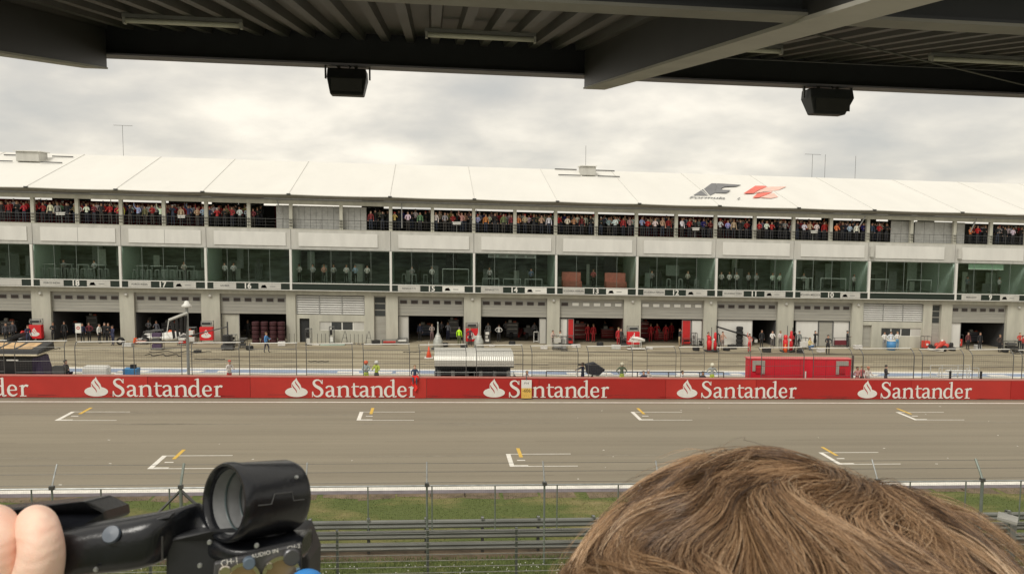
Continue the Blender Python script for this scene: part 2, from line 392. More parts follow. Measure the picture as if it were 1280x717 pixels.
FP = [(5, -54), (18.7, 81), (94, 154.5), (167.5, 227), (239.7, 299), (312, 370.5), (383, 440.6), (454.3, 512), (524.6, 582.7), (595.7, 653.6), (665, 722.5), (735.5, 790.7), (809, 845), (851, 880.6), (898.5, 938), (952, 1005), (1017, 1065), (1079, 1142.7), (1153.4, 1204.6), (1216, 1267), (1278, 1330)]
NUM = ['first', 'second', 'third', 'fourth', 'fifth', 'sixth', 'seventh', 'eighth', 'ninth', 'tenth', 'eleventh', 'twelfth', 'thirteenth', 'fourteenth', 'fifteenth', 'sixteenth', 'seventeenth', 'eighteenth', 'nineteenth', 'twentieth', 'twenty-first', 'twenty-second', 'twenty-third', 'twenty-fourth']
proto = fence_proto(2.95)
for i, (a, b) in enumerate(FP):
    xa = atY(min(a, b), 450, 52.4)[0]; xb = atY(max(a, b), 450, 52.4)[0]
    o = proto if i == 0 else dup(proto, FB)
    o.location = (xa, 52.4, S*xa); o.scale = ((xb-xa)/2.95, 1, 1)
    o['label'] = 'steel mesh fence panel with curved posts above the pit wall, %s panel from the left' % NUM[i]
# ------------------------------------------------------------------ near guardrail and fences
gr = empty('guardrail', (3, 27.3, 0), 'weathered triple steel guardrail with bolted posts beside the grass strip', 'guardrail')
for z in (1.06, .68, .26):
    m = MB(); pr = [(-.155, 0), (-.12, -.05), (-.07, -.07), (-.03, -.02), (0, -.005), (.03, -.02), (.07, -.07), (.12, -.05), (.155, 0)]
    for i in range(len(pr)-1):
        (a, ya), (b, yb) = pr[i], pr[i+1]; m.quad((-40, 27.3+ya, z+a), (70, 27.3+ya, z+a), (70, 27.3+yb, z+b), (-40, 27.3+yb, z+b))
        m.quad((-40, 27.315+yb, z+b), (70, 27.315+yb, z+b), (70, 27.315+ya, z+a), (-40, 27.315+ya, z+a))
    m.build('rail', mt('guardrail_steel', (.20, .205, .185), .5, .25, var=.25, scale=1.2, stretch=(.3, 1, 1)), gr)
for i in range(46):
    x = -26.0+i*1.98; m = MB(); m.box(x-.05, x+.05, 27.33, 27.43, -.05, 1.27); p = m.build('post', DSTEEL, gr)
    m = MB(); m.box(x-.045, x+.045, 27.2, 27.3, 1.22, 1.3); m.build('cap', STEEL, p)
cf = empty('catch_fence', (3, 26.2, 0), 'tall galvanised catch fence with kinked posts running along the track side', 'fence')
CFM = mt('fence_grey_green', (.23, .26, .23), .5, .4, var=.15)
for i in range(16):
    x = -16.05+i*3.96; big = i in (2, 9)
    r = .055 if big else .034
    m = MB(); m.bar((x, 26.2, 0), (x, 26.2, 2.86), r, 8); p = m.build('post', CFM, cf)
    m = MB(); m.tube([(x, 26.2, 2.84), (x, 26.35, 3.1), (x, 26.62, 3.48)], r*.8, 7); m.build('kinked_arm', MC['fence_grey_green'] if big else STEEL, p)
    m = MB(); m.box(x-.07, x+.07, 26.13, 26.27, 2.78, 2.9); m.build('clamp', DSTEEL, p)
    if i == 2:
        for sx in (-1, 1):
            m = MB(); m.tube([(x, 26.2, 2.72), (x+sx*.95, 26.2, 1.75)], .05, 6); m.build('brace', DSTEEL, p)
m = MB(); m.tube([(-30, 26.2, 2.80), (70, 26.2, 2.80)], .028, 6); m.build('top_rail', STEEL, cf)
m = MB(); m.tube([(-30, 26.24, 1.2), (70, 26.24, 1.2)], .02, 6); m.build('mid_rail', DSTEEL, cf)
for i in range(34):
    x = -17.4+i*2.12+.4; m = MB(); m.bar((x, 26.3, 1.2), (x, 26.3, 2.78), .024, 6); m.build('strut', CFM, cf)
m = MB()
for y, z in ((26.42, 3.2), (26.6, 3.44), (26.22, 2.9)): m.bar((-30, y, z), (60, y, z), .007, 4)
m.build('top_wires', DSTEEL, cf)
m = MB()
for i in range(1, 26): m.bar((-30, 26.215, 1.2+i*.062), (60, 26.215, 1.2+i*.062), .0010, 3)
for i in range(560): m.bar((-14+i*.07, 26.215, 1.2), (-14+i*.07, 26.215, 2.8), .0010, 3)
m.build('wire_mesh', DSTEEL, cf)
# railing at the foot of the grandstand
rl = empty('railing', (2, 14, 4.9), 'white wire railing with slim posts at the front of the grandstand terrace', 'railing', shear=True)
RW = mt('railing_grey', (.66, .66, .60), .5, 0.)
for i in range(12):
    m = MB(); m.bar((-22, 14, 6.08-i*.112), (32, 14, 6.08-i*.112), .0085, 5); m.build('wire', RW, rl)
for i in range(32):
    x = -20.9+i*1.6; m = MB(); m.box(x-.022, x+.022, 14.01, 14.05, 4.85, 6.1); m.build('post', CFM, rl)
p0 = D(1267, 655, 9.0)
hp = empty('handrail_post', (p0.x, p0.y, p0.z-2.8), 'pale handrail end with a capped post near the lower right corner', 'handrail', shear=False)
m = MB(); m.bar(p0+Vector((0, 0, -2.8)), p0, .034, 10); m.build('post', STEEL, hp, shear=False)
a = D(1247, 644, 9.0); b = D(1272, 651, 8.9); m = MB(); m.tube([a, b], .05, 10); m.build('cap', WHITE, hp, shear=False)
# ------------------------------------------------------------------ pit building
G = [-60.5, -51.2, -43.2, -35.5, -27.95, -20.5, -12.95, -3.85, 3.9, 11.7, 19.55, 27.4, 35.3, 43.0, 52.15, 59.9, 67.6, 75.3]
YF = 75.5
pb = empty('pit_building', (4, YF, 0), 'long three storey pit building with garages, glass lounges and a white membrane roof', 'building')
def P(mb, name, mats, par=pb, **k): return mb.build(name, mats, par, **k)
GNUM = {2: None, 3: '18', 4: '17', 5: '16', 7: '15', 8: '14', 9: '13', 10: '12', 11: '11', 12: '10', 14: '9', 15: '8'}
TEAM = {3: 'FORCE INDIA', 4: 'FORCE INDIA', 5: 'SAUBER', 7: 'RENAULT F1', 8: 'RENAULT F1', 9: 'SCUDERIA FERRARI', 10: 'SCUDERIA FERRARI', 11: 'SCUDERIA TORO', 12: 'MCLAREN MERCEDES', 14: 'MERCEDES', 15: 'MERCEDES'}
STAIR = (0, 6, 13)
X0, X1 = G[0], G[-1]
# big members
m = MB(); m.box(X0, X1, YF, YF+.45, 4.46, 4.86); P(m, 'lintel', CONC2)
m = MB(); m.box(X0, X1, YF-.1, 90, 4.864, 4.94); P(m, 'floor_slab', MGREY)
m = MB(); m.box(X0, X1, YF-.02, 90, 8.66, 8.9); m.box(X0, X1, YF+.1, 90, 8.902, 10.5); P(m, 'upper_slab', DGREY)
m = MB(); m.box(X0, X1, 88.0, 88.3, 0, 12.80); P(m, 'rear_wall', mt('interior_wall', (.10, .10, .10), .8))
m = MB(); m.box(X0, X1, 80.6, 80.7, 4.95, 8.65); P(m, 'lounge_back_wall', mt('lounge_wall_reflections', (.13, .155, .14), .7, var=.75, scale=.9, stretch=(.5, 1, 2.2), bmp=0))  # stretched mottling in the wall colour stands in for reflections in the glass
m = MB(); m.box(X0, X1, YF+.05, YF+.5, 12.80, 13.16); P(m, 'upper_beam', CONC2)
m = MB(); m.box(X0, X1, YF-.05, YF+.6, 13.163, 13.30); P(m, 'gutter', MGREY)
m = MB(); m.box(X0, X1, YF-.06, YF+.3, 10.50, 10.58); P(m, 'balcony_edge', CONC)
# roof underside and membrane
def roofz(y): return 13.70+(y-74.6)*(17.5-13.70)/(87-74.6)
m = MB(); m.quad((X0, 74.75, 13.60), (X0, 90, 17.3), (X1, 90, 17.3), (X1, 74.75, 13.60)); m.quad((X0, 74.8, 13.58), (X1, 74.8, 13.58), (X1, YF+.1, 13.31), (X0, YF+.1, 13.31))
P(m, 'roof_lining', mt('soffit', (.30, .29, .26), .8))
for i in range(len(G)-1):
    a, b = G[i]+.012, G[i+1]-.012; m = MB(); nx, ny = 12, 8; o = 0; vs = []
    for j in range(ny+1):
        for k in range(nx+1):
            u, v = k/nx, j/ny; y = 74.6+12.4*v; z = roofz(y)-.10*math.sin(math.pi*u)*math.sin(math.pi*(.12+.88*v)); y += -.12*(1-abs(2*u-1)**2)*0+.10*math.sin(math.pi*u)*(1-v)
            vs.append((a+(b-a)*u, y, z))
    fs = [(j*(nx+1)+k, j*(nx+1)+k+1, (j+1)*(nx+1)+k+1, (j+1)*(nx+1)+k) for j in range(ny) for k in range(nx)]
    m.add(vs, fs); m.add([(x, y+.01, z-.05) for x, y, z in vs], [f[::-1] for f in fs])
    m.add([v for k in range(nx+1) for v in (vs[k], (vs[k][0], vs[k][1]+.01, vs[k][2]-.07))], [(2*k, 2*k+1, 2*k+3, 2*k+2) for k in range(nx)])
    P(m, 'roof_panel', MEMB, smooth=True)
    # rear slope
    m = MB(); m.quad((a, 87.02, 17.49), (b, 87.02, 17.49), (b, 99, 14.2), (a, 99, 14.2)); P(m, 'roof_panel', MEMB)
for i, x in enumerate(G):
    m = MB(); m.tube([(x, 74.62, 13.71), (x, 87, 17.51)], .04, 6); s_ = P(m, 'roof_seam', SEAM)
    m = MB(); m.box(x-.16, x+.16, 74.50, 74.75, 13.64, 13.76); m.build('tension_bracket', DGREY, s_)
# roof vents with pipes
for px, py, w in ((40, 200, 1), (734, 217.5, .7)):
    r = ray(px, py); k = (17.5-13.7)/12.4; t = (13.7-74.6*k-H)/(r.z-k*r.y-S*r.x); x, y = r.x*t, r.y*t; z = roofz(y)
    vt = empty('roof_vent', (x, y, z), 'boxy grey roof vent with two black pipes at the %s of the white roof' % ('far left' if px < 100 else 'middle'), 'vent', 'vents on the membrane roof')
    m = MB(); m.box(x-1.1*w, x+1.1*w, y-.9, y+.9, z-.2, z+.75); m.build('housing', PANEL, vt, bev=.08)
    m = MB(); m.box(x-1.25*w, x+1.25*w, y-1.05, y+1.05, z+.752, z+.84); m.build('lid', PANELW, vt)
    for dy in (-1.1, 1.4):
        for sx in (-1, 1):
            xe = x+sx*3.3
            m = MB(); m.bar((x+sx*1.3*w, y+dy, roofz(y+dy)+.1), (xe, y+dy, roofz(y+dy)+.1), .06, 6); m.build('pipe', DGREY, vt)
# masts on the roof
for px, top, kind in ((155, 157, 1), (732, 182, 0), (1015, 193, 1), (1031, 193, 0), (1069, 195, 0)):
    x, zb = atY(px, 215, 87.5); zt = atY(px, top, 87.5)[1]
    mm = empty('antenna_mast', (x, 87.5, 17.2), 'thin %s antenna mast on the roof ridge, %s' % ('T-topped' if kind else 'plain', {155: 'the leftmost of the five', 732: 'above the middle roof vent', 1015: 'left one of the right trio', 1031: 'middle one of the right trio', 1069: 'right one of the right trio'}[px]), 'antenna', 'masts on the roof ridge')
    m = MB(); m.bar((x, 87.5, 17.2), (x, 87.5, zt), .02, 5); m.build('pole', DSTEEL, mm)
    if kind: m = MB(); m.bar((x-.9, 87.5, zt), (x+1.0, 87.5, zt), .02, 5); m.build('crossbar', DSTEEL, mm)
# logo on roof
def rp(px, py, lift=.0):
    r = ray(px, py); k = (17.5-13.7)/12.4; t = (13.72+lift-74.6*k-H)/(r.z-k*r.y-S*r.x); return (r.x*t, r.y*t, roofz(r.y*t)+.02+lift)
def crop(u, v): return (850+u/9.14, 210+v/9.14)
LG = mt('logo_grey', (.17, .17, .175), .6, var=.12, scale=.6); LR = mt('logo_red', (.75, .16, .12), .6, var=.2, scale=.4); LP = mt('logo_pink', (.82, .50, .42), .6)
def rpoly(pts, mat, name, lift=.0):
    m = MB(); q = [rp(*crop(u, v), lift) for u, v in pts]
    n = Vector((0, -.29, .957))*.02
    m.add(q, [tuple(reversed(range(len(q))))]); m.add([tuple(Vector(p)-n*.5) for p in q], [tuple(range(len(q)))]); return m
LGP = [([(262, 240), (155, 308), (330, 318)], LG), ([(275, 236), (360, 174), (420, 174), (400, 283), (345, 316)], LG), ([(424, 174), (700, 191), (640, 208), (510, 213), (462, 236), (490, 248), (580, 250), (530, 283), (403, 283)], LG),
       ([(725, 290), (860, 202), (960, 202), (1000, 212), (900, 250), (840, 288)], LR), ([(850, 288), (910, 252), (1010, 214), (1215, 210), (1130, 250), (1060, 262), (960, 270)], LP),
       ([(830, 338), (880, 293), (960, 278), (1060, 272), (1000, 300), (900, 336)], LR), ([(915, 336), (1010, 300), (1075, 285), (1120, 330), (1040, 345)], LP)]
for pts, mm_ in LGP: P(rpoly(pts, mm_, ''), 'roof_logo', mm_, )
m = MB()
q0 = Vector(rp(*crop(95, 345))); q1 = Vector(rp(*crop(680, 360))); ex = (q1-q0)/5.2; q2 = Vector(rp(*crop(130, 322))); ey = (q2-q0)*1.35
text_mb(m, 'Formula', 1.0, lambda u, v, w: tuple(q0+ex*u*1.1+ey*(v+.35)*.9+Vector((0, 0, .03))), align='LEFT', bold=.02); P(m, 'roof_lettering', LG)
m = MB(); text_mb(m, '1', 1.0, lambda u, v, w: tuple(q0+ex*(u+4.3)*1.1+ey*(v+.35)*.9+Vector((0, 0, .03))), align='LEFT', bold=.02); P(m, 'roof_numeral', LG)
# bays
def shutter(x0, x1, zb, dark=True, light=False):
    m = MB(); m.box(x0+.02, x1-.02, YF+.30, YF+.36, zb, 4.452); d = P(m, 'garage_door', SHUT)
    m = MB()
    for k in range(1, 6): z = zb+(4.45-zb)*k/6; m.box(x0+.03, x1-.03, YF+.285, YF+.298, z-.012, z+.012)
    m.build('door_seam', MGREY, d)
    n = 6; w = (x1-x0)/n
    for k in range(n):
        xc = x0+w*(k+.5); m = MB(); m.box(xc-.30*w-.03, xc+.30*w+.03, YF+.27, YF+.298, 3.72, 4.10); m.mat(1).box(xc-.30*w, xc+.30*w, YF+.262, YF+.269, 3.76, 4.06)
        m.build('door_window', [MGREY, WHITE if light and not (k == 0 and light == 1) else mt('door_pane', (.045, .035, .032), .3)], d)
    return d
HDZ = 2.62
for i in range(len(G)-1):
    a, b = G[i], G[i+1]
    # first floor: mullion posts, glass, sign band
    yg = YF-.35
    m = MB(); m.box(a-.1, a+.1, yg-.15, yg+.1, 4.9, 8.66); P(m, 'mullion', PANELW)
    m = MB(); m.box(a+.15, b-.15, yg+.02, yg+.035, 5.6, 8.655); gp = P(m, 'glass_front', GLASS)
    nn = 4 if (b-a) < 8.5 else 5
    for k in range(1, nn): x = a+(b-a)*k/nn; m = MB(); m.box(x-.014, x+.014, yg-.02, yg+.018, 5.6, 8.655); m.build('glazing_bar', mt('glazing_bar', (.16, .19, .17), .4), gp)
    m = MB(); m.box(a-.06, a+.06, YF, 82.4, 4.95, 8.655); P(m, 'partition', MINT)
    m = MB(); m.box(a+.12, b-.12, yg-.12, yg+.05, 4.97, 5.535); sb = P(m, 'garage_sign', GREEND)
    m = MB(); m.box(a+.1, b-.1, yg-.16, yg+.08, 5.54, 5.595); m.box(a+.1, b-.1, yg-.16, yg+.08, 4.905, 4.96); m.build('sign_trim', WHITE, sb)
    if GNUM.get(i, 0) != 0 and i not in STAIR:
        x0 = a+.65; w = (b-a-1.55)/3
        m = MB(); m.box(x0, x0+w, yg-.15, yg-.125, 4.99, 5.515); m.build('team_board', PANEL, sb)
        m = MB(); m.box(x0+2*w, x0+3*w, yg-.15, yg-.125, 4.99, 5.515); tb = m.build('driver_board', WHITE if i in (7, 8, 9) else PANEL, sb)
        if GNUM[i]:
            f = lambda u, v, w_, xc=x0+1.5*w: (xc+u, yg-.13, 5.25+v)
            m = MB(); text_mb(m, GNUM[i], .70, f, bold=.028); m.build('number', WHITE, sb)
            f = lambda u, v, w_, xc=x0+.5*w: (xc+u, yg-.156, 5.25+v)
            m = MB(); text_mb(m, TEAM[i], .23, f, bold=.015); m.build('team_name', DGREY, sb)
            m = MB(); xc = x0+2*w; m.prism([(xc+.2, 5.1), (xc+.75, 5.1), (xc+.6, 5.38), (xc+.3, 5.33)], lambda u, v, w_: (u, yg-.156+w_*0-.004, v), .004); m.build('driver_mark', RED if i in (7, 3) else DGREY, tb)
            m = MB(); m.box(xc+1.0, xc+1.5, yg-.158, yg-.152, 5.2, 5.27); m.build('driver_name', MGREY, tb)
    # fascia
    m = MB(); m.box(a+.02, b-.02, YF-.12, YF+.0, 8.68, 10.498); fp = P(m, 'fascia', PANEL)
    m = MB(); m.box(a+.70, b-.45 if i not in STAIR else b-1.2, YF-.18, YF-.122, 8.98, 10.22); m.build('fascia_panel', PANELW, fp)
    if i in (3, 4): m = MB(); x = (a+b)/2+.1; m.box(x-.015, x+.015, YF-.186, YF-.181, 8.98, 10.22); m.build('panel_joint', MGREY, fp)
    # upper floor posts
    for x in (a, (a+b)/2):
        m = MB(); m.box(x-.15, x+.15, YF+.06, YF+.36, 10.58, 12.797); P(m, 'balcony_post', CONC2)
        m = MB()
        for z in (10.85, 11.1, 11.35): m.box(x-.13, x+.13, YF-.02, YF+.05, z-.02, z+.02)
        P(m, 'railing_bracket', DSTEEL)
    m = MB()
    for z in (10.85, 11.15, 11.42): m.bar((a, YF, z), (b, YF, z), .009 if z < 11.4 else .02, 4)
    n = 5
    for k in range(n): x = a+(b-a)*(k+.5)/n; m.bar((x, YF, 10.58), (x, YF, 11.5), .014, 4)
    P(m, 'balcony_railing', DSTEEL)
    # ground floor
    if i in STAIR: continue
    prev_st = (i-1) in STAIR; nxt_st = (i+1) in STAIR
    x0 = {2: -42.0, 3: -34.26, 4: -27.05, 5: -19.48, 7: -3.24, 8: 4.57, 9: 12.15, 10: 20.11, 11: 27.72, 12: 35.56, 14: 52.24, 15: 60.6}.get(i, a+.8)
    x1 = {2: -35.9, 3: -28.31, 4: -21.12, 5: -13.51, 7: 2.97, 8: 10.94, 9: 18.45, 10: 26.43, 11: 33.92, 12: 41.63, 14: 58.21, 15: 66.5}.get(i, b-.6)
    shutter(x0, x1, HDZ, light={9: 1, 10: 2}.get(i, False))
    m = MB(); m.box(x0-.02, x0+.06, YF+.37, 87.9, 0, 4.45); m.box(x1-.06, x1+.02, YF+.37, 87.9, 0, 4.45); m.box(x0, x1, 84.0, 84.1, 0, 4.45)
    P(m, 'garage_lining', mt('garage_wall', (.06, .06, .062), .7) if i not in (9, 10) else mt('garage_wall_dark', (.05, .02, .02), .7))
m = MB(); m.box(X0, X1, YF+.12, 80.5, 8.60, 8.655); P(m, 'lounge_ceiling', PANELW)
m = MB(); m.box(X0, X1, YF+.3, 80.5, 5.3, 5.5); P(m, 'raised_floor', mt('lounge_floor', (.30, .34, .31), .5))
# columns between doors
for c0, c1 in ((-43.4, -42.0), (-35.9, -34.26), (-28.31, -27.05), (-21.12, -19.48), (-13.51, -12.67), (-3.9, -3.24), (2.97, 4.57), (10.94, 12.15), (18.45, 20.11), (26.43, 27.72), (33.92, 35.56), (41.63, 42.8), (51.3, 52.24), (58.21, 60.6), (66.5, 68.3)):
    m = MB(); m.box(c0, c1, YF+.003, YF+.45, -.01, 4.458); c = P(m, 'column', CONC2)
    if c1-c0 > 1.1: m = MB(); m.ring(((c0+c1)/2, YF-.0, 4.25), (0, -1, 0), [(0, .0), (0, .14), (.1, .14), (.16, .08), (.16, 0)], 12); m.build('wall_lamp', PANEL, c)
# stair bays
for side, (c0, pts) in {'left': (-12.67, dict(lou=(370.5, 456), door=(374, 386.5), win=(399, 455), nar=(467.5, 482.5))), 'right': (42.8, dict(lou=(1079, 1154), door=(1078.5, 1091), win=(1103, 1153), nar=(1165, 1176.5)))}.items():
    X = lambda px: atY(px, 400, YF)[0]
    l0, l1 = X(pts['lou'][0]), X(pts['lou'][1]); d0, d1 = X(pts['door'][0]), X(pts['door'][1]); w0, w1 = X(pts['win'][0]), X(pts['win'][1]); n0, n1 = X(pts['nar'][0]), X(pts['nar'][1])
    e = -3.9 if side == 'left' else 51.3
    yw = YF+.12
    d0 = max(d0, c0+.06); l0 = max(l0, c0+.02)
    m = MB(); m.box(l0, l1, yw+.001, yw+.3, 2.25, 2.62); m.box(c0, d0, yw, yw+.3, 0, 2.25); m.box(d1, w0, yw, yw+.3, 0, 2.25); m.box(w0, w1, yw+.002, yw+.3, 0, 1.15); m.box(w0, w1, yw+.002, yw+.3, 2.0, 2.25); m.box(w1, l1, yw, yw+.3, 0, 2.25)
    m.box(c0-.0, l0-.001, yw, yw+.3, 2.25, 4.458); P(m, 'wall', CONC2)
    m = MB(); m.box(l1, n0, YF+.004, YF+.4, -.01, 4.457); m.box(n1, e, YF+.004, YF+.4, -.01, 4.457); P(m, 'column', CONC2)
    m = MB(); m.box(l0, l1, yw+.2, yw+.28, 2.62, 4.45); lv = P(m, 'louvre', DGREY)
    m = MB(); nsl = 8
    for k in range(nsl):
        z = 2.70+k*.215; m.add([(l0, yw+.02, z), (l1, yw+.02, z), (l1, yw+.18, z+.13), (l0, yw+.18, z+.13), (l0, yw+.02, z+.03), (l1, yw+.02, z+.03), (l1, yw+.18, z+.16), (l0, yw+.18, z+.16)], [(0, 1, 5, 4), (3, 2, 1, 0), (4, 5, 6, 7)])
    m.build('slats', PANELW, lv)
    m = MB()
    for k in (0, 1, 2, 3): x = l0+.03+(l1-l0-.06)*k/3; m.box(x-.03, x+.03, yw-.01, yw+.015, 2.62, 4.45)
    m.build('louvre_frame', MGREY, lv)
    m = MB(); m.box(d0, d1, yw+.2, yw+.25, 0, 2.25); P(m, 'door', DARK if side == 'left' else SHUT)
    wf = MB(); wf.box(w0, w1, yw+.1, yw+.14, 1.15, 2.0); w_ = P(wf, 'window', WHITE)
    for k in range(4):
        ww = (w1-w0)/4; m = MB(); m.box(w0+ww*k+.07, w0+ww*(k+1)-.05, yw+.08, yw+.098, 1.22, 1.93)
        m.build('pane', (mt('pane_dark', (.05, .055, .055), .15) if (k in (1, 2) or (side == 'right' and k == 0)) else PANEL), w_)
    m = MB(); m.box(n0, n1, yw+.15, yw+.2, 0, 4.45); nd = P(m, 'stair_door', SHUT)
    for k in range(3):
        m = MB(); m.box(n0+.08, n1-.08, yw+.12, yw+.148, 2.55+k*.62, 2.55+k*.62+.52); m.build('pane', MC['pane_dark'], nd)
# upper floor screens (closed grey parts) and curtains
def X2(px): return atY(px, 275, YF+.4)[0]
for a, b in ((345, 362), (366, 424), (428, 458), (1115, 1141), (1145, 1194), (1198, 1208)):
    m = MB(); xa, xb = X2(a), X2(b); n = max(2, int((xb-xa)/.5))
    for k in range(n): m.box(xa+(xb-xa)*k/n+.01, xa+(xb-xa)*(k+1)/n-.01, YF+.55+(.03 if k % 2 else 0), YF+.6+(.03 if k % 2 else 0), 10.56, 12.7)
    P(m, 'wind_screen', mt('screen_grey', (.36, .36, .34), .6, var=.15))
for a, b in ((-50, 240), (330, 345), (800, 850), (850, 900), (905, 945)):
    m = MB(); xa, xb = X2(a), X2(b); n = int((xb-xa)/.35)
    vs = []
    for k in range(n+1): x = xa+(xb-xa)*k/n; y = 81+.08*math.sin(k*2.1); vs += [(x, y, 10.5), (x, y, 12.7)]
    m.add(vs, [(2*k, 2*k+2, 2*k+3, 2*k+1) for k in range(n)]); m.add([(x, y+.03, z) for x, y, z in vs], [(2*k+1, 2*k+3, 2*k+2, 2*k) for k in range(n)])
    P(m, 'curtain', mt('dark_red_curtain', (.20, .018, .022), .8, var=.25, scale=2))
# slanted struts seen in front of the upper storey
for px0, py0, px1, py1 in ((346, 249, 351, 268), (502, 253, 502.5, 285), (1082, 270, 1073, 285), (1221, 273, 1213, 290)):
    xa, za = atY(px0, py0, YF-.25); xb, zb = atY(px1, py1, YF-.1); m = MB(); m.bar((xa, YF-.25, za), (xb, YF-.1, zb), .06, 6); P(m, 'strut', MGREY)
for px in (1090, 1200):
    xa, za = atY(px, 309, YF-.4); m = MB(); m.box(xa-.1, xa+.25, YF-.4, YF-.19, 9.1, 10.1); P(m, 'fascia_box', PANEL)
# dark and bright panels added in the lounges, tones standing for glass reflections
IPC = [cm(c_, .5) for c_ in ((.30, .36, .32), (.05, .06, .06), (.42, .47, .42), (.10, .12, .11), (.22, .25, .24), (.02, .025, .025))]
for i in range(1, len(G)-2):
    for k in range(6):
        x = U(G[i]+.5, G[i+1]-1.2); w_ = U(.3, 1.5); z0 = random.choice((5.5, 5.5, 6.6)); z1 = z0+U(.8, 2.2); y = U(78.6, 80.2)
        m = MB(); m.box(x, min(x+w_, G[i+1]-.2), y, y+.08, z0, min(z1, 8.5)); P(m, 'reflection_panel', random.choice(IPC))
# clerestory blocks closing parts of the gap under the rear roof edge
m = None
for i in range(len(G)-1):
    for k in range(2):
        if rnd() < .45:
            x = G[i]+(G[i+1]-G[i])*k/2; w_ = U(1.2, 3.8); m = MB(); x += U(0, 3.8-w_); m.box(x, x+w_, 88.02, 88.2, 12.803, 14.5); P(m, 'clerestory_panel', DGREY)
# garages: keep outdoor things clear of walls
COLS = [(-43.4, -42.0), (-35.9, -34.26), (-28.31, -27.05), (-21.12, -19.48), (-13.51, -3.24), (2.97, 4.57), (10.94, 12.15), (18.45, 20.11), (26.43, 27.72), (33.92, 35.56), (41.63, 52.24), (58.21, 60.6)]
def clampY(x, y, inside=False):
    if inside: return x, y
    for a, b in COLS:
        if a-.35 < x < b+.35 and y > 74.85: return x*74.85/y, 74.85
    return x, y

# ------------------------------------------------------------------ grandstand roof over the camera
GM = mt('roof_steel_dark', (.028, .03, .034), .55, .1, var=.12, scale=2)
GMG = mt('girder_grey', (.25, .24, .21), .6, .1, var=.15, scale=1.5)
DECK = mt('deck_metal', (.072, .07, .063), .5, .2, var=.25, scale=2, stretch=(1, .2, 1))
gs = empty('grandstand', (0, 6, H-2), 'dark steel grandstand roof overhead with ribbed deck, girders and edge beam', 'grandstand')
def dz(y): return H+1.19+.126*y                 # underside of the deck
# ribbed deck, rear part left off so sky light reaches the foreground
m = MB(); pitch = .40; x = -16.; prof = []
while x < 24: prof += [(x, .0), (x+.12, .0), (x+.15, .11), (x+.37, .11)]; x += pitch
for (xa, za), (xb, zb) in zip(prof[:-1], prof[1:]):
    m.quad((xa, 4.6, dz(4.6)+za), (xb, 4.6, dz(4.6)+zb), (xb, 13.45, dz(13.45)+zb), (xa, 13.45, dz(13.45)+za))
m.quad((-16, 4.6, dz(4.6)+.17), (24, 4.6, dz(4.6)+.17), (24, 13.45, dz(13.45)+.17), (-16, 13.45, dz(13.45)+.17))
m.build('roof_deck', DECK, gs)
def ibeam(m, x0, x1, yc, zt, h, fl=.32, tw=.02):
    m.box(x0, x1, yc-fl/2, yc+fl/2, zt-h, zt-h+.02); m.box(x0, x1, yc-fl/2, yc+fl/2, zt-.02, zt); m.box(x0, x1, yc-tw/2, yc+tw/2, zt-h+.0205, zt-.0205)
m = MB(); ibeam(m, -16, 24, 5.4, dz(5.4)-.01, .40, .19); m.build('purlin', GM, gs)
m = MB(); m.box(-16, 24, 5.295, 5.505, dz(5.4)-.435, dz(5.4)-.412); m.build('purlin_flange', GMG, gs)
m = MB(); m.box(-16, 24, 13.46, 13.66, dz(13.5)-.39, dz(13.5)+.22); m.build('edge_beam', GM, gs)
m = MB(); m.box(-16, 24, 13.36, 13.72, dz(13.5)-.42, dz(13.5)-.392); m.build('edge_flange', mt('edge_violet_grey', (.22, .21, .25), .5), gs)
for k in range(4):
    m = MB(); xs = -12.6+k*7.54+.03+(.6 if k == 3 else -.38 if k == 1 else 0)
    if k == 0: pass
    for y0, y1 in ((-5, 13.35),):
        w = .36; xl = xs; b = dz(y1); a = b-(.104 if k == 2 else .126)*(y1-y0)
        def bx(xa, xb, la, ha):
            m.add([(xa, y0, a+la), (xb, y0, a+la), (xb, y1, b+la), (xa, y1, b+la), (xa, y0, a+ha), (xb, y0, a+ha), (xb, y1, b+ha), (xa, y1, b+ha)],
                  [(0, 3, 2, 1), (4, 5, 6, 7), (0, 1, 5, 4), (1, 2, 6, 5), (2, 3, 7, 6), (3, 0, 4, 7)])
        bx(xl+.015, xl+w-.015, -.60, -.005)
        m.mat(1); bx(xl, xl+w, -.63, -.601); m.mat(0)
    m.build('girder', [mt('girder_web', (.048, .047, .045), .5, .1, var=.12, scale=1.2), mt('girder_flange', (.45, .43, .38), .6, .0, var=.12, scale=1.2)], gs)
m = MB(); m.bar((3.0, 12.2, dz(12.2)-.12), (24, 12.0, dz(12)-.12), .012, 5); m.bar((3.1, 7.6, dz(7.6)-.15), (10.9, 13.3, dz(13.3)-.35), .012, 5)
m.bar((-5, 7.6, dz(7.6)-.15), (-12.5, 13.3, dz(13.3)-.35), .012, 5)
m.build('tie_rod', DSTEEL, gs)
# terrace under the spectators
m = MB()
for k in range(18):
    y = 14.2-k*.82; z = 4.6+k*.335; m.box(-25, 32, y-.82, y, z-1.2, z)
m.build('terrace', CONC, gs)
m = MB()
for k in range(4): m.box(-12.6+k*7.57+.0, -12.2+k*7.57, -5, -4.6, 5, dz(-5)-.2)
m.build('column', GM, gs)
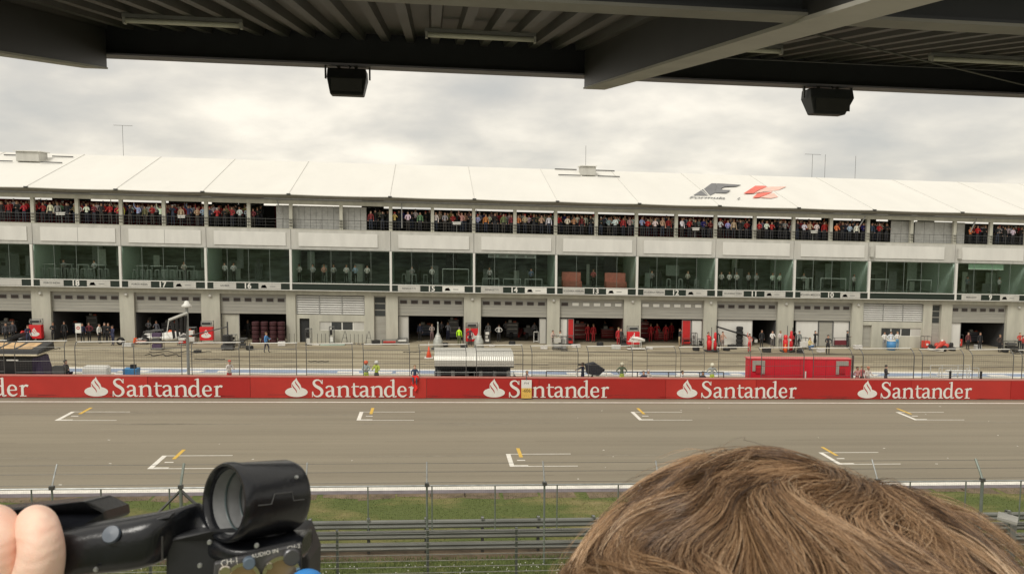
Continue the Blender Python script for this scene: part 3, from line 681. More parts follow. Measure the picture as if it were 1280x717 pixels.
# strip lights under the deck
for i, (px0, py0, px1, py1, lab) in enumerate(((122, 14, 285, 26, 'leftmost strip light under the ribbed roof, near the left girder'), (530, 33, 682, 43, 'strip light under the ribbed roof left of the big pale girder'), (880, 51, 1000, 59, 'strip light under the ribbed roof just right of the big pale girder'), (1212, 66, 1330, 74, 'rightmost strip light under the ribbed roof'))):
    def hit(px, py):
        r = ray(px, py); t = 1.12/(r.z-S*r.x-.126*r.y); return r.x*t, r.y*t
    xa, ya = hit(px0, py0); xb, yb = hit(px1, py1); yc = 11.15; L = 1.52
    if i == 2: xa = xb-L
    xb = xa+L
    r = empty('strip_light', (xa+L/2, yc, dz(yc)-.02), lab, 'strip light', 'fluorescent strip lights under the roof')
    m = MB(); m.box(xa, xb, yc-.035, yc+.035, dz(yc)-.05, dz(yc)-.005); m.build('housing', MGREY, r)
    m = MB(); m.tube([(xa+.03, yc, dz(yc)-.085), (xb-.03, yc, dz(yc)-.085)], .034, 8); m.build('diffuser', mt('diffuser', (.75, .74, .62), .4), r, smooth=True)
    for xx in (xa+.01, xb-.03): m = MB(); m.box(xx, xx+.03, yc-.04, yc+.04, dz(yc)-.13, dz(yc)-.051); m.build('end_cap', PANEL, r)
# loudspeakers hanging from the edge beam
for px0, px1, py0, py1, yaw, lab in ((409, 460, 85, 120, 0, 'boxy black loudspeaker hanging from the edge beam, left one of two'), (1007, 1062, 110, 144, 1, 'charcoal loudspeaker with slanted sides hanging from the edge beam, right one of two')):
    yc = 13.5; (xa, za), (xb, _) = atY(px0, py0, yc), atY(px1, py0, yc); zb = atY(px0, py1, yc)[1]; zt = dz(yc)-.42
    r = empty('loudspeaker', ((xa+xb)/2, yc, zt), lab, 'loudspeaker', 'loudspeakers under the roof edge')
    xm = (xa+xb)/2; w = (xb-xa)/2-.02
    m = MB(); top = [(-w, -.16), (w, -.16), (w, .2), (-w, .2)]; bot = [(-w*.86, -.2), (w*(.86 if not yaw else .62), -.2), (w*(.86 if not yaw else .62), .05), (-w*.86, .05)]
    ztp = za-.02
    mid = [(-w, -.2), (w, -.2), (w, .2), (-w, .2)]; zm = ztp-(ztp-zb)*.35
    vs = [(xm+a, yc+b, ztp) for a, b in top]+[(xm+a*1.03, yc+b, zm) for a, b in mid]+[(xm+a, yc+b, zb) for a, b in bot]
    m.add(vs, [(0, 1, 2, 3), (11, 10, 9, 8)]+[(j*4+k, j*4+4+k, j*4+4+(k+1) % 4, j*4+(k+1) % 4) for j in (0, 1) for k in range(4)])
    m.build('cabinet', mt('speaker_black', (.022, .023, .026), .5) if not yaw else mt('speaker_charcoal', (.055, .06, .068), .5), r, bev=.02)
    m = MB(); m.box(xm-w*.8, xm+w*.8, yc-.215, yc-.201, zb+.06, zm-.02); m.build('grille', DGREY, r)
    m = MB(); m.box(xm-w-.06, xm-w-.035, yc-.03, yc+.03, zm, zt-.005); m.box(xm+w+.035, xm+w+.06, yc-.03, yc+.03, zm, zt-.005); m.box(xm-w-.06, xm+w+.06, yc-.03, yc+.03, zt-.0045, zt-.0005)
    m.build('bracket', DSTEEL, r)
    for s_ in (-.45, .45): m = MB(); m.bar((xm+s_*w, yc, zt+.1), (xm+s_*w, yc, ztp), .03, 6); m.build('hanger', DSTEEL, r)
    m = MB(); m.tube([(xm, yc-.05, zt+.05), (xm+.05, yc-.1, zt-.03), (xm+.02, yc-.05, ztp)], .012, 6); m.build('cable', BLACK, r)
# ------------------------------------------------------------------ people
SKIN = [mt('skin_a', (.48, .27, .18), .55, var=.08), mt('skin_b', (.38, .20, .13), .55, var=.08), mt('skin_c', (.55, .33, .24), .55, var=.08)]
HAIRM = [mt('hair_brown', (.05, .03, .018), .6), mt('hair_dark', (.015, .012, .01), .6), mt('hair_fair', (.22, .15, .07), .6)]
SHOE = mt('dark_shoes', (.03, .03, .03), .5)
def make_body(arms=('down', 'down'), legs='stand', lean=0.):
    """one skinned figure, front = -Y; returns mesh with slots skin, top, trousers, shoes"""
    V = []; E = []; R = []; T = []
    def v(p, r, t, par=None):
        V.append(Vector(p)); R.append(r); T.append(t)
        if par is not None: E.append((par, len(V)-1))
        return len(V)-1
    ph = {'stand': .93, 'walk': .92, 'sit': .45, 'crouch': .40}[legs]
    L = lambda z: lean*(z-.93)
    dzp = ph-.93
    def B(x, y, z): return (x, y-max(0, L(z)), z+dzp)
    pel = v(B(0, 0, .95), .135, 2); bel = v(B(0, 0, 1.10), .125, 1, pel); ch = v(B(0, 0, 1.30), .145, 1, bel); uc = v(B(0, .01, 1.42), .10, 1, ch)
    nk = v(B(0, 0, 1.50), .052, 0, uc); hd = v(B(0, -.015, 1.60), .085, 0, nk); ht = v(B(0, -.01, 1.68), .088, 0, hd); hc = v(B(0, 0, 1.74), .05, 0, ht)
    no = v(B(0, -.105, 1.63), .014, 0, hd)
    for s, a in ((-1, arms[0]), (1, arms[1])):
        sh = v(B(s*.175, .01, 1.41), .068, 1, uc)
        el, wr, ha = {'down': ((.24, .02, 1.13), (.25, -.05, .88), (.25, -.08, .79)), 'fold': ((.25, .0, 1.16), (.04, -.20, 1.17), (-.06, -.2, 1.2)),
                      'rail': ((.24, -.12, 1.18), (.2, -.36, 1.10), (.16, -.43, 1.10)), 'face': ((.26, -.16, 1.28), (.09, -.2, 1.52), (.05, -.2, 1.60)),
                      'up': ((.3, -.05, 1.62), (.28, -.12, 1.86), (.27, -.13, 1.95)), 'hips': ((.36, .06, 1.2), (.2, -.06, 1.02), (.15, -.08, 1.0)),
                      'hold': ((.25, -.1, 1.16), (.17, -.34, 1.2), (.13, -.41, 1.22)), 'reach': ((.24, -.18, 1.3), (.22, -.42, 1.22), (.21, -.5, 1.22))}[a]
        e = v(B(s*el[0], el[1], el[2]), .046, 1, sh); w_ = v(B(s*wr[0], wr[1], wr[2]), .033, 1, e); h1 = v(B(s*ha[0], ha[1], ha[2]), .036, 0, w_)
        hp_ = v(B(s*.095, 0, .86), .10, 2, pel)
        y = {'stand': (0, 0), 'walk': (-.12*s-.05, .16*s*-1), 'sit': (-.42, -.42), 'crouch': (-.34, -.1)}[legs]
        if legs in ('stand', 'walk'):
            kn = v((s*.10, y[0], .49), .062, 2, hp_); an = v((s*.105, y[1]*1.0, .09), .042, 2, kn); to = v((s*.115, y[1]-.13, .04), .036, 3, an)
        elif legs == 'sit':
            kn = v((s*.12, -.42, .46), .07, 2, hp_); an = v((s*.12, -.42, .09), .042, 2, kn); to = v((s*.13, -.55, .04), .036, 3, an)
        else:
            kn = v((s*.16, -.36, .52), .07, 2, hp_); an = v((s*.14, -.06, .10), .045, 2, kn); to = v((s*.15, -.2, .04), .036, 3, an)
    me = bpy.data.meshes.new('b'); me.from_pydata(V, E, []); o = bpy.data.objects.new('b', me); COL.objects.link(o)
    o.modifiers.new('s', 'SKIN'); sv = me.skin_vertices[0].data
    for i, r in enumerate(R): sv[i].radius = (r, r*(.78 if i in (bel, ch, uc, pel) else 1)); sv[i].use_root = (i == 0)
    sb = o.modifiers.new('u', 'SUBSURF'); sb.levels = 1
    dg = bpy.context.evaluated_depsgraph_get(); out = bpy.data.meshes.new_from_object(o.evaluated_get(dg))
    bpy.data.objects.remove(o); bpy.data.meshes.remove(me)
    for _ in range(4): out.materials.append(SKIN[0])
    segs = [(V[a], V[b], T[b] if T[b] != 2 or T[a] == 2 else T[b], R[a], R[b]) for a, b in E]
    for p in out.polygons:
        c = p.center; best = 1e9; t = 1
        for a, b, tt, ra, rb in segs:
            d = b-a; k = max(0, min(1, (c-a).dot(d)/d.length_squared)); q = (c-(a+d*k)).length/(ra*(1-k)+rb*k)
            if q < best:
                best = q; t = tt
                if tt == 3 and k < .25: t = 2
                if tt == 0 and (b-a).length < .12 and ra < .035 and k < .3: t = 1
        p.material_index = t; p.use_smooth = True
    head = V[ht]; out['h'] = (head.x, head.y, head.z)
    return out
BODY = {}
def body(arms, legs='stand', lean=0.):
    k = (arms, legs, lean)
    if k not in BODY: BODY[k] = make_body(arms, legs, lean)
    return BODY[k]
def lathe_mesh(name, prof, n=12, tilt=0, flat=1.):
    m = MB(); m.ring((0, 0, 0), (0, 0, 1), prof, n); me = bpy.data.meshes.new(name); me.from_pydata([(x, y*flat, z) for x, y, z in m.v], [], m.f); me.materials.append(BLACK)
    me.polygons.foreach_set('use_smooth', [True]*len(me.polygons)); return me
HAIRMESH = lathe_mesh('hair', [(-.06, .088), (-.02, .104), (.03, .103), (.075, .075), (.10, .0)], 12)
me_ = HAIRMESH
for v_ in me_.vertices:
    if v_.co.y < -.02 and v_.co.z < .02: v_.co.z = .03+.3*(v_.co.z+.0); v_.co.y *= .98
CAPMESH = lathe_mesh('cap', [(.0, .108), (.04, .107), (.085, .075), (.105, .0)], 12)
HELM = lathe_mesh('helmet', [(-.13, .09), (-.10, .13), (0, .145), (.08, .115), (.125, .05), (.13, 0)], 14)
def person(loc, top, trousers, arms=('down', 'down'), legs='stand', rz=0., hat=None, skin=None, label='', group=None, hs=1., shear=True, lean=0., shoes=None):
    me = body(arms, legs, lean); o = bpy.data.objects.new('person', me); COL.objects.link(o); x, y, z = loc
    o.location = (x, y, z+(S*x if shear else 0)); o.rotation_euler.z = rz; o.scale = (hs, hs, hs)
    for sl, mm_ in zip(o.material_slots, (skin or random.choice(SKIN), cm(top), cm(trousers), shoes or SHOE)): sl.link = 'OBJECT'; sl.material = mm_
    tag(o, label, 'person', group)
    h = me['h']; kind = hat[0] if hat else 'hair'
    c = bpy.data.objects.new({'hair': 'hair', 'cap': 'cap', 'helmet': 'helmet'}[kind], {'hair': HAIRMESH, 'cap': CAPMESH, 'helmet': HELM}[kind]); COL.objects.link(c); c.parent = o
    c.location = (h[0], h[1]+.01, h[2]+(-.02 if kind == 'helmet' else 0)); c.material_slots[0].link = 'OBJECT'; c.material_slots[0].material = cm(hat[1], .4) if hat else random.choice(HAIRM)
    return o
# crowd on the balcony: explicit openings with (left px, right px, count, palette)
PAL = {'r': ('red', (.36, .028, .03)), 'n': ('navy', (.03, .04, .09)), 'k': ('black', (.02, .02, .022)), 'w': ('white', (.68, .66, .62)), 'b': ('light blue', (.28, .38, .52)), 'g': ('grey', (.22, .22, .22)),
       't': ('tan', (.38, .28, .18)), 'm': ('maroon', (.18, .03, .04)), 'y': ('yellow', (.60, .50, .12)), 'o': ('orange', (.55, .17, .06)), 'e': ('olive', (.14, .15, .08))}
OP = [(0, 40, 'krkmrwkgr', 'leftmost opening'), (42, 95, 'rkrmnrwkeger', 'left opening above sign 18'), (97, 149, 'wrnwkrmwbkrn', 'right opening above sign 18'), (151, 203, 'yrnkwrbbwewy', 'left opening above sign 17'),
      (206, 257, 'mtknrwtrknbw', 'right opening above sign 17'), (260, 310, 'nwwrmrkttrgk', 'left opening above sign 16'), (314, 330, 'mk', 'right opening above sign 16'), (461, 487, 'mktk', 'opening left of sign 15'),
      (491, 539, 'yknwkwe', 'left opening above sign 15'), (543, 591, 'wtkgetmkrt', 'right opening above sign 15'), (595, 642, 'bgnowtkmre', 'left opening above sign 14'), (646, 694, 'ogwtwmkegtg', 'right opening above sign 14'),
      (697, 746, 'rknwkgtwkmw', 'left opening above sign 13'), (749, 796, 'knwgtkwwrrt', 'right opening above sign 13'), (800, 846, 'bmgrtgwgktkn', 'left opening above sign 12'), (850, 896, 'wnwrmwkgknt', 'right opening above sign 12'),
      (900, 944, 'wmrbkgtkwkgk', 'left opening above sign 11'), (948, 992, 'rgkwmkrknkgk', 'right opening above sign 11'), (996, 1040, 'krnwortrkwkm', 'left opening above sign 10'), (1044, 1086, 'ormknwbkbwk', 'right opening above sign 10'),
      (1090, 1112, 'nkwrte', 'opening just right of the sign 10 openings'), (1212, 1241, 'omkrnwk', 'left opening above sign 9'), (1245, 1290, 'kwnkwbwkrk', 'right opening above sign 9')]
ARM = [('rail', 'rail'), ('down', 'down'), ('fold', 'fold'), ('rail', 'down'), ('face', 'face'), ('hold', 'hold'), ('up', 'rail')]
OR = NUM
BACK = []
for oi, (pa, pbx, seq, where) in enumerate(OP):
    seq = seq+seq[1::3]; n = len(seq); pts = []
    for k, ch_ in enumerate(seq):
        px = pa+(pbx-pa)*(k+.5)/n+U(-1.2, 1.2); yy = YF+.50+(k*7 % 3)*.52+U(-.1, .12); xx = atY(px, 275, yy)[0]; pts.append((xx, yy, ch_))
    pts = sorted(pts)
    for k, (xx, yy, ch_) in enumerate(pts):
        nm, c = PAL[ch_]; c = tuple(min(.85, max(.012, v*U(1.0, 1.45))) for v in c)
        a = random.choice(ARM) if yy < YF+.85 else random.choice(ARM[1:])
        if k % 3 == 2 or k % 13 == 6: BACK.append((xx, yy, c)); continue
        person((xx, yy, 10.62+(yy-YF-.7)*.18), c, random.choice([(.015, .018, .03), (.02, .02, .02), (.04, .035, .03), (.02, .028, .05)]), a, rz=U(-.35, .35)+.0, hs=U(.97, 1.08),
               hat=('cap', random.choice([(.5, .03, .03), (.02, .02, .03), (.6, .6, .58)])) if rnd() < .2 else None,
               label='balcony spectator in %s top, %s from left, %s' % (nm, OR[k], where), group='spectators on the upper balcony')
vs_, fs_, ms_, mats_ = [], [], [], []
def mi(mm_):
    if mm_ not in mats_: mats_.append(mm_)
    return mats_.index(mm_)
for (xx, yy, c) in BACK:
    bm_ = body(random.choice([('down', 'down'), ('fold', 'fold'), ('hold', 'hold')])); o_ = len(vs_); sc_ = U(.98, 1.08); ca, sa = math.cos(U(-.4, .4)), 0.; z_ = 10.62+(yy-YF-.7)*.18+S*xx
    cq = tuple(round(v*8)/8+.015 for v in c); idx = [mi(random.choice(SKIN)), mi(cm(cq)), mi(cm((.02, .02, .025))), mi(SHOE)]
    vs_ += [(xx+v.co.x*sc_, yy+v.co.y*sc_, z_+v.co.z*sc_) for v in bm_.vertices]; fs_ += [tuple(o_+i for i in p.vertices) for p in bm_.polygons]; ms_ += [idx[p.material_index] for p in bm_.polygons]
    o_ = len(vs_); h = bm_['h']; hi = mi(random.choice(HAIRM))
    vs_ += [(xx+(v.co.x+h[0])*sc_, yy+(v.co.y+h[1]+.01)*sc_, z_+(v.co.z+h[2])*sc_) for v in HAIRMESH.vertices]; fs_ += [tuple(o_+i for i in p.vertices) for p in HAIRMESH.polygons]; ms_ += [hi]*len(HAIRMESH.polygons)
cme = bpy.data.meshes.new('crowd'); cme.from_pydata(vs_, [], fs_)
for mm_ in mats_: cme.materials.append(mm_)
cme.polygons.foreach_set('material_index', ms_); cme.update(); co_ = bpy.data.objects.new('crowd', cme); COL.objects.link(co_)
tag(co_, 'rear rows of the spectator crowd standing on the upper balcony', 'crowd', kind='stuff')
# more distant rows inside the openings are just the same crowd; tables and counters at the rail
for px, lab in ((265, 'x'),):
    pass
for px, w, wh in ((76, .9, 'left opening above sign 18'), (227, .75, 'right opening above sign 17'), (640-70+1, .9, 'right opening above sign 15'), (870, .8, 'right opening above sign 12'), (1018, .8, 'left opening above sign 10')):
    x = atY(px, 280, YF+.3)[0]; r = empty('table', (x, YF+.55, 10.52), 'small white standing table at the balcony rail, %s' % wh, 'table', 'white tables on the balcony')
    m = MB(); m.box(-w/2, w/2, -.25, .25, 1.0, 1.04); lb(m, 'tabletop', WHITE, r); m = MB(); m.bar((0, 0, 0), (0, 0, 1), .03, 6); lb(m, 'leg', STEEL, r)
    m = MB(); m.box(-w*.42, w*.42, -.258, -.253, .78, .99); lb(m, 'cloth', WHITE, r)
for px, lab in ((722, 'tall dark bushy plant on the balcony, left opening above sign 13'), (765, 'tall dark bushy plant on the balcony, right opening above sign 13')):
    x = atY(px, 275, YF+2.9)[0]; r = empty('potted_tree', (x, YF+2.9, 10.52), lab, 'plant', 'bushy plants on the balcony')
    m = MB(); m.ring((0, 0, 0), (0, 0, 1), [(0, 0), (0, .2), (.4, .26), (.4, 0)], 12); lb(m, 'pot', DGREY, r); m = MB(); m.tube([(0, 0, .35), (.03, 0, 1.3)], [.04, .02], 6); lb(m, 'trunk', mt('bark', (.08, .05, .03), .9), r)
    m = MB()
    for k in range(900):
        q = Vector((random.gauss(0, 1), random.gauss(0, 1), random.gauss(0, 1))).normalized()*(.3+.3*rnd()); c = Vector((q.x*1.05, q.y*.9, 1.55+q.z*1.0)); a = Vector((U(-1, 1), U(-1, 1), U(-1, 1)))*.05; b = Vector((U(-1, 1), U(-1, 1), U(-1, 1)))*.05
        m.add([c, c+a, c+b], [(0, 1, 2)])
    lb(m, 'foliage', mt('foliage_dark', (.035, .035, .02), .8, var=.4), r)
# people on the apron and the pit wall: (px, foot px, kwargs)
WALLP = []
def ap(px, fy, top, tr, lab, arms=('down', 'down'), legs='stand', rz=0., hat=None, hs=1., **k):
    x, y = clampY(*atZ(px, fy)); return person((x, y, 0), top, tr, arms, legs, rz, hat, label=lab, hs=hs, **k)
NV, BK, WT, RD, KH, GY = (.03, .035, .08), (.018, .018, .02), (.70, .69, .66), (.52, .03, .03), (.36, .27, .16), (.10, .10, .11)
ap(35.5, 431.5, NV, NV, 'crew member in navy overalls standing before the leftmost red equipment cabinet', ('hold', 'down'), rz=.8)
ap(67, 427, BK, BK, 'mechanic in black standing at the left edge of garage 18', ('fold', 'fold'), rz=.3)
ap(81, 425.5, BK, BK, 'mechanic in black inside garage 18 left of the board holder', ('down', 'down'), rz=.2)
pbman = ap(103.5, 428, NV, BK, 'crew member behind the white pit board in garage 18', ('hold', 'down'), rz=.5)
ap(112, 427, (.14, .02, .03), BK, 'mechanic with dark red shirt in the middle of garage 18', ('hips', 'hips'), rz=-.2)
ap(124.5, 429, WT, BK, 'man in white shirt and dark trousers in the mouth of garage 18', ('down', 'hips'), rz=1.3)
ap(131.5, 427, BK, BK, 'mechanic in black right behind the white shirted man in garage 18', ('down', 'down'))
ap(136, 427.5, BK, BK, 'mechanic in black second from the right in garage 18', ('fold', 'fold'))
ap(141.5, 431.5, NV, NV, 'crew member in navy at the right edge of garage 18', ('down', 'hold'), rz=-.6)
ap(8, 428, (.06, .06, .07), BK, 'mechanic in grey inside the leftmost garage', rz=.6)
ap(17, 426, (.05, .05, .06), BK, 'mechanic in black further inside the leftmost garage', rz=.1)
ap(333, 440.5, (.10, .28, .58), (.05, .05, .07), 'person in a bright blue shirt walking in front of garage 16', ('down', 'hold'), 'walk', rz=1.3)
ap(574, 432, (.50, .95, .02), (.10, .12, .05), 'marshal in a fluorescent yellow green jacket outside garage 15', ('down', 'down'), rz=2.8, hat=('cap', (.1, .1, .1)))
ap(587.5, 432.5, (.12, .03, .05), BK, 'crew member in maroon shirt beside the red cabinet right of garage 15', ('hips', 'down'), rz=.3)
ap(540, 427, (.35, .30, .28), (.16, .10, .10), 'crew member in pale top inside garage 15, left one', ('fold', 'fold'))
ap(560, 425, (.30, .32, .38), NV, 'crew member with headset inside garage 15, behind the marshal', ('face', 'down'))
ap(525, 426, (.03, .04, .08), BK, 'crew member in dark blue deep in the left part of garage 15')
ap(623.5, 427.5, WT, BK, 'mechanic in white shirt and black shorts entering garage 14', ('hips', 'hips'), rz=2.9, shoes=SKIN[2])
ap(610, 425, (.45, .46, .48), (.25, .25, .26), 'mechanic in pale grey top at the left of garage 14', ('hold', 'down'))
ap(668, 424, (.25, .26, .28), BK, 'mechanic in grey at the right side of garage 14')
ap(691, 436, (.55, .42, .36), (.42, .38, .34), 'person in cream clothes between garages 14 and 13', ('hold', 'hold'), rz=.4)
for px, fy, w in ((734.5, 427, 'left one of the red pair in garage 13'), (741.5, 427.5, 'right one of the red pair in garage 13'), (773, 424, 'single red figure at the right of garage 13'), (813, 427, 'leftmost of four red mechanics in garage 12'), (821, 426, 'second of four red mechanics in garage 12'), (832, 427, 'third of four red mechanics in garage 12'), (839, 425, 'rightmost of four red mechanics in garage 12')):
    ap(px, fy, (.42, .02, .025), (.36, .02, .025), 'mechanic in red overalls, '+w, random.choice([('down', 'down'), ('hips', 'hips')]), rz=random.choice([3.0, .2]), group='mechanics in red overalls', hs=1.04)
ap(776, 430, (.05, .05, .05), BK, 'mechanic in black at the right edge of garage 13')
ap(849, 433, BK, KH, 'person in black top and khaki trousers at the right side of garage 12', ('face', 'down'), rz=1.2)
ap(965, 435.5, WT, (.14, .13, .12), 'man in white shirt and dark trousers by the column right of garage 11', ('hold', 'hold'))
ap(975, 435.5, (.66, .60, .58), (.16, .15, .14), 'person in pale shirt beside the white shirted man by garage 11', ('fold', 'fold'))
ap(998.5, 436, (.20, .22, .22), BK, 'person in dark vest and cap left of the white hoarding of garage 10', hat=('cap', BK))
ap(1018.5, 435.5, BK, BK, 'photographer in black with raised arms before the left white hoarding', ('face', 'face'), rz=.3)
ap(1012, 437.5, (.62, .50, .22), (.12, .22, .40), 'crouching person in yellow and white top with blue jeans before garage 10', ('hold', 'hold'), 'crouch', rz=.4)
ap(1034.5, 443, (.03, .03, .035), BK, 'burly person in black with headset standing in the middle of garage 10 front', ('hold', 'hips'), rz=-.3, hs=1.05)
ap(1058.5, 435, BK, BK, 'man in black jacket before the right white hoarding of garage 10', ('hold', 'down'), rz=1.1)
ap(1105, 434, WT, (.3, .3, .3), 'person in white shirt at the left of the blue barrel', ('hold', 'down'), hs=.97)
ap(1113, 436, (.62, .66, .72), (.08, .24, .46), 'person in white and blue top behind the blue barrel', ('hips', 'hips'))
ap(1121, 436, WT, (.12, .28, .46), 'person in white shirt and blue jeans right of the blue barrel', ('fold', 'fold'))
ap(1249, 440, (.05, .035, .03), BK, 'dark clothed crew member outside garage 9', ('hips', 'down'), rz=.2)
ap(1210, 426, (.12, .03, .03), BK, 'mechanic with a red and white top inside garage 9')
ap(1225, 424, BK, BK, 'mechanic in black in the middle of garage 9')
ap(1236, 424, (.07, .07, .09), BK, 'mechanic in grey at the right inside garage 9')
ap(1274, 437, (.48, .06, .04), BK, 'mechanic in red top and black trousers at the far right column', ('hold', 'hips'), rz=-.4)
ap(936.5, 440, (.62, .20, .17), (.5, .05, .05), 'person in red and pink outfit waving beside the red pit stand', ('up', 'hips'), rz=.2)
ap(196, 424, (.10, .10, .12), BK, 'mechanic in grey inside garage 17 behind the white racing car', ('hold', 'down'))
ap(222, 423, BK, BK, 'mechanic in black inside garage 17 at the right', ('down', 'down'))
ap(186, 422.5, (.30, .30, .32), BK, 'mechanic in pale grey inside garage 17 at the left', ('fold', 'fold'))
ap(310, 423, BK, BK, 'mechanic in black inside garage 16 left of the covered tyres', ('down', 'down'))
ap(632, 422, (.2, .2, .22), BK, 'mechanic in dark grey inside garage 14 behind the white shirted one', ('fold', 'fold'))
ap(552, 423, (.12, .12, .14), BK, 'mechanic in charcoal inside garage 15 between the pale ones', ('down', 'hold'))
ap(756, 422, (.06, .06, .06), BK, 'mechanic in black deep inside garage 13', ('fold', 'fold'))
ap(952, 425, BK, BK, 'mechanic in black inside the dark right part of garage 11', ('down', 'down'))
ap(700, 436.5, (.50, .48, .42), (.3, .3, .28), 'person in beige leaning on the grey trolley between garages 14 and 13', ('hold', 'hold'), rz=-.7)
ap(885, 438, (.45, .04, .04), (.4, .04, .04), 'crew member in red overalls behind the red rig left of garage 11', ('reach', 'hold'), rz=.5)
ap(989, 438, (.48, .04, .04), (.4, .03, .03), 'crew member in red overalls right of the big red rig', ('hold', 'hold'), rz=-.6)
ap(903, 437, (.5, .30, .22), (.25, .2, .18), 'person in pale orange top right of the rig before garage 11', ('down', 'hold'), rz=.3)
ap(1278, 441, (.42, .05, .04), BK, 'second mechanic in red and black at the right edge', ('fold', 'fold'), rz=.5)
ap(1260, 426, BK, BK, 'mechanic in black at the right edge inside the garage beyond the last column')
def wp(px, hy, Y, top, tr, lab, arms=('down', 'down'), legs='stand', rz=0., hat=None, z=.45, hs=1., **k):
    x = atY(px, hy, Y)[0]; return person((x, Y, z), top, tr, arms, legs, rz, hat, label=lab, hs=hs, **k)
MW = (.66, .62, .58); HV = (.45, .55, .08)
wp(286, 452, 53.3, MW, (.55, .06, .05), 'marshal in red cap and white top on the pit wall left of the second emblem', ('hold', 'hold'), hat=('cap', (.55, .07, .04)), rz=.8, lean=.1)
wp(457.5, 451, 53.4, (.35, .42, .42), HV, 'marshal in an orange helmet and green striped vest, left one of a pair', ('fold', 'fold'), hat=('helmet', (.62, .10, .03)))
wp(470.5, 451, 53.4, HV, (.05, .06, .05), 'marshal in a white helmet and yellow vest, right one of a pair', ('hold', 'hold'), hat=('helmet', (.62, .62, .58)), rz=-.4)
wp(518.5, 459, 52.0, (.03, .05, .09), (.05, .06, .08), 'person in dark blue sitting on the wall above the letter r', ('hold', 'hold'), 'sit', z=.98, hs=.95)
wp(658.5, 462, 52.7, (.50, .42, .38), (.2, .2, .2), 'person holding the pit board over the wall', ('reach', 'reach'), z=.0, lean=.2)
wp(728.5, 452, 53.6, (.02, .025, .05), (.02, .025, .05), 'camera operator in a long navy coat beside the covered camera', ('reach', 'hold'), rz=-1.3, z=.40)
wp(777.5, 452, 53.5, (.10, .13, .08), HV, 'fire marshal with cream helmet and striped dark jacket in the middle of the wall', ('hips', 'hips'), hat=('helmet', (.60, .56, .42)), z=.42)
wp(804.5, 464.5, 53.4, (.03, .03, .05), BK, 'dark haired person seated low behind the wall, left of the white capped one', ('fold', 'fold'), 'sit', z=.35)
wp(810.5, 463.5, 53.6, MW, WT, 'person in white shirt and cap seated low behind the wall', ('fold', 'fold'), 'sit', hat=('cap', (.55, .5, .5)), z=.40)
wp(853, 463.5, 53.6, MW, (.3, .3, .3), 'bending person in white behind the wall before garage 12', ('down', 'down'), 'crouch', z=.40, rz=1.)
wp(878.5, 464, 53.4, (.05, .05, .055), BK, 'dark clothed person crouching left of the white helmeted marshal', ('fold', 'fold'), 'crouch', z=.4)
wp(890.5, 452, 53.5, (.35, .38, .36), HV, 'marshal in a cream helmet and pale vest left of the red pit stand', ('hips', 'hips'), hat=('helmet', (.66, .64, .50)), z=.42)
wp(1072, 456, 53.5, (.60, .30, .28), (.4, .1, .1), 'marshal in pink and white, leftmost of three right of the red pit stand', ('fold', 'fold'), z=.25)
wp(1078, 456, 53.8, (.45, .12, .12), BK, 'dark haired marshal in red, middle of three right of the red pit stand', ('down', 'down'), z=.25)
wp(1085.5, 455, 53.3, (.66, .58, .52), (.3, .3, .3), 'marshal in orange cap and white top, rightmost of the three', ('hold', 'hold'), hat=('cap', (.60, .20, .10)), z=.3)
wp(1108, 453, 53.4, (.035, .03, .035), (.03, .03, .04), 'person in a black jacket standing alone before the stair bay', ('fold', 'fold'), z=.4, rz=1.4)
wp(81.5, 451, 53.6, (.05, .035, .05), (.03, .02, .04), 'hooded person in dark purple crouching beside the black monitors', ('hold', 'down'), 'crouch', z=.75, rz=1.2, hs=1.1)
# people behind the lounge glass
for px, c, nm, a in ((281, (.6, .62, .6), 'white', 'sign 16, left one'), (292, (.6, .6, .6), 'white', 'sign 16, right one'), (374, WT, 'white', 'stair bay left of sign 15, first from left'), (391, (.4, .42, .42), 'grey', 'stair bay left of sign 15, second from left'),
                     (405, (.62, .34, .26), 'salmon', 'stair bay left of sign 15, third from left'), (417, (.4, .42, .4), 'grey', 'stair bay left of sign 15, fourth from left'), (433, WT, 'white', 'stair bay left of sign 15, fifth from left'),
                     (444, (.35, .48, .6), 'blue', 'stair bay left of sign 15, sixth from left'), (459, WT, 'white', 'stair bay left of sign 15, seventh from left'), (902, WT, 'white', 'sign 11, first from left'), (912, WT, 'white', 'sign 11, second from left'),
                     (921, WT, 'white', 'sign 11, third from left'), (936, (.4, .4, .4), 'grey', 'sign 11, fourth from left'), (946, (.35, .35, .35), 'grey', 'sign 11, fifth from left'), (966, (.6, .7, .6), 'pale green', 'sign 11, sixth from left'), (975, (.6, .7, .6), 'pale green', 'sign 11, rightmost'), (515, (.3, .3, .3), 'grey', 'sign 15, left one'), (540, WT, 'white', 'sign 15, right one'), (612, (.5, .5, .5), 'pale grey', 'sign 14, left one'), (664, (.15, .2, .3), 'dark blue', 'sign 14, right one'), (742, (.4, .1, .1), 'dark red', 'sign 13, between the sofas'), (815, (.25, .25, .25), 'grey', 'sign 12, left one'), (860, (.5, .48, .42), 'beige', 'sign 12, right one'), (1005, (.3, .32, .3), 'grey', 'sign 10, left one'), (1068, (.5, .5, .48), 'pale', 'sign 10, right one'), (1210, (.12, .14, .16), 'dark', 'sign 9, left one'), (1250, (.5, .5, .5), 'pale grey', 'sign 9, right one'), (80, (.2, .2, .2), 'dark grey', 'sign 18, left one'), (118, (.5, .5, .5), 'pale grey', 'sign 18, right one'), (230, (.5, .45, .4), 'beige', 'sign 17')):
    x = atY(px, 335, YF+1.3)[0]
    person((x, YF+1.3, 5.5), c, BK, ('fold', 'fold'), 'stand', rz=U(-.4, .4), label='guest in %s top behind lounge glass, %s' % (nm, a), group='guests behind the lounge glass', hs=1.0)
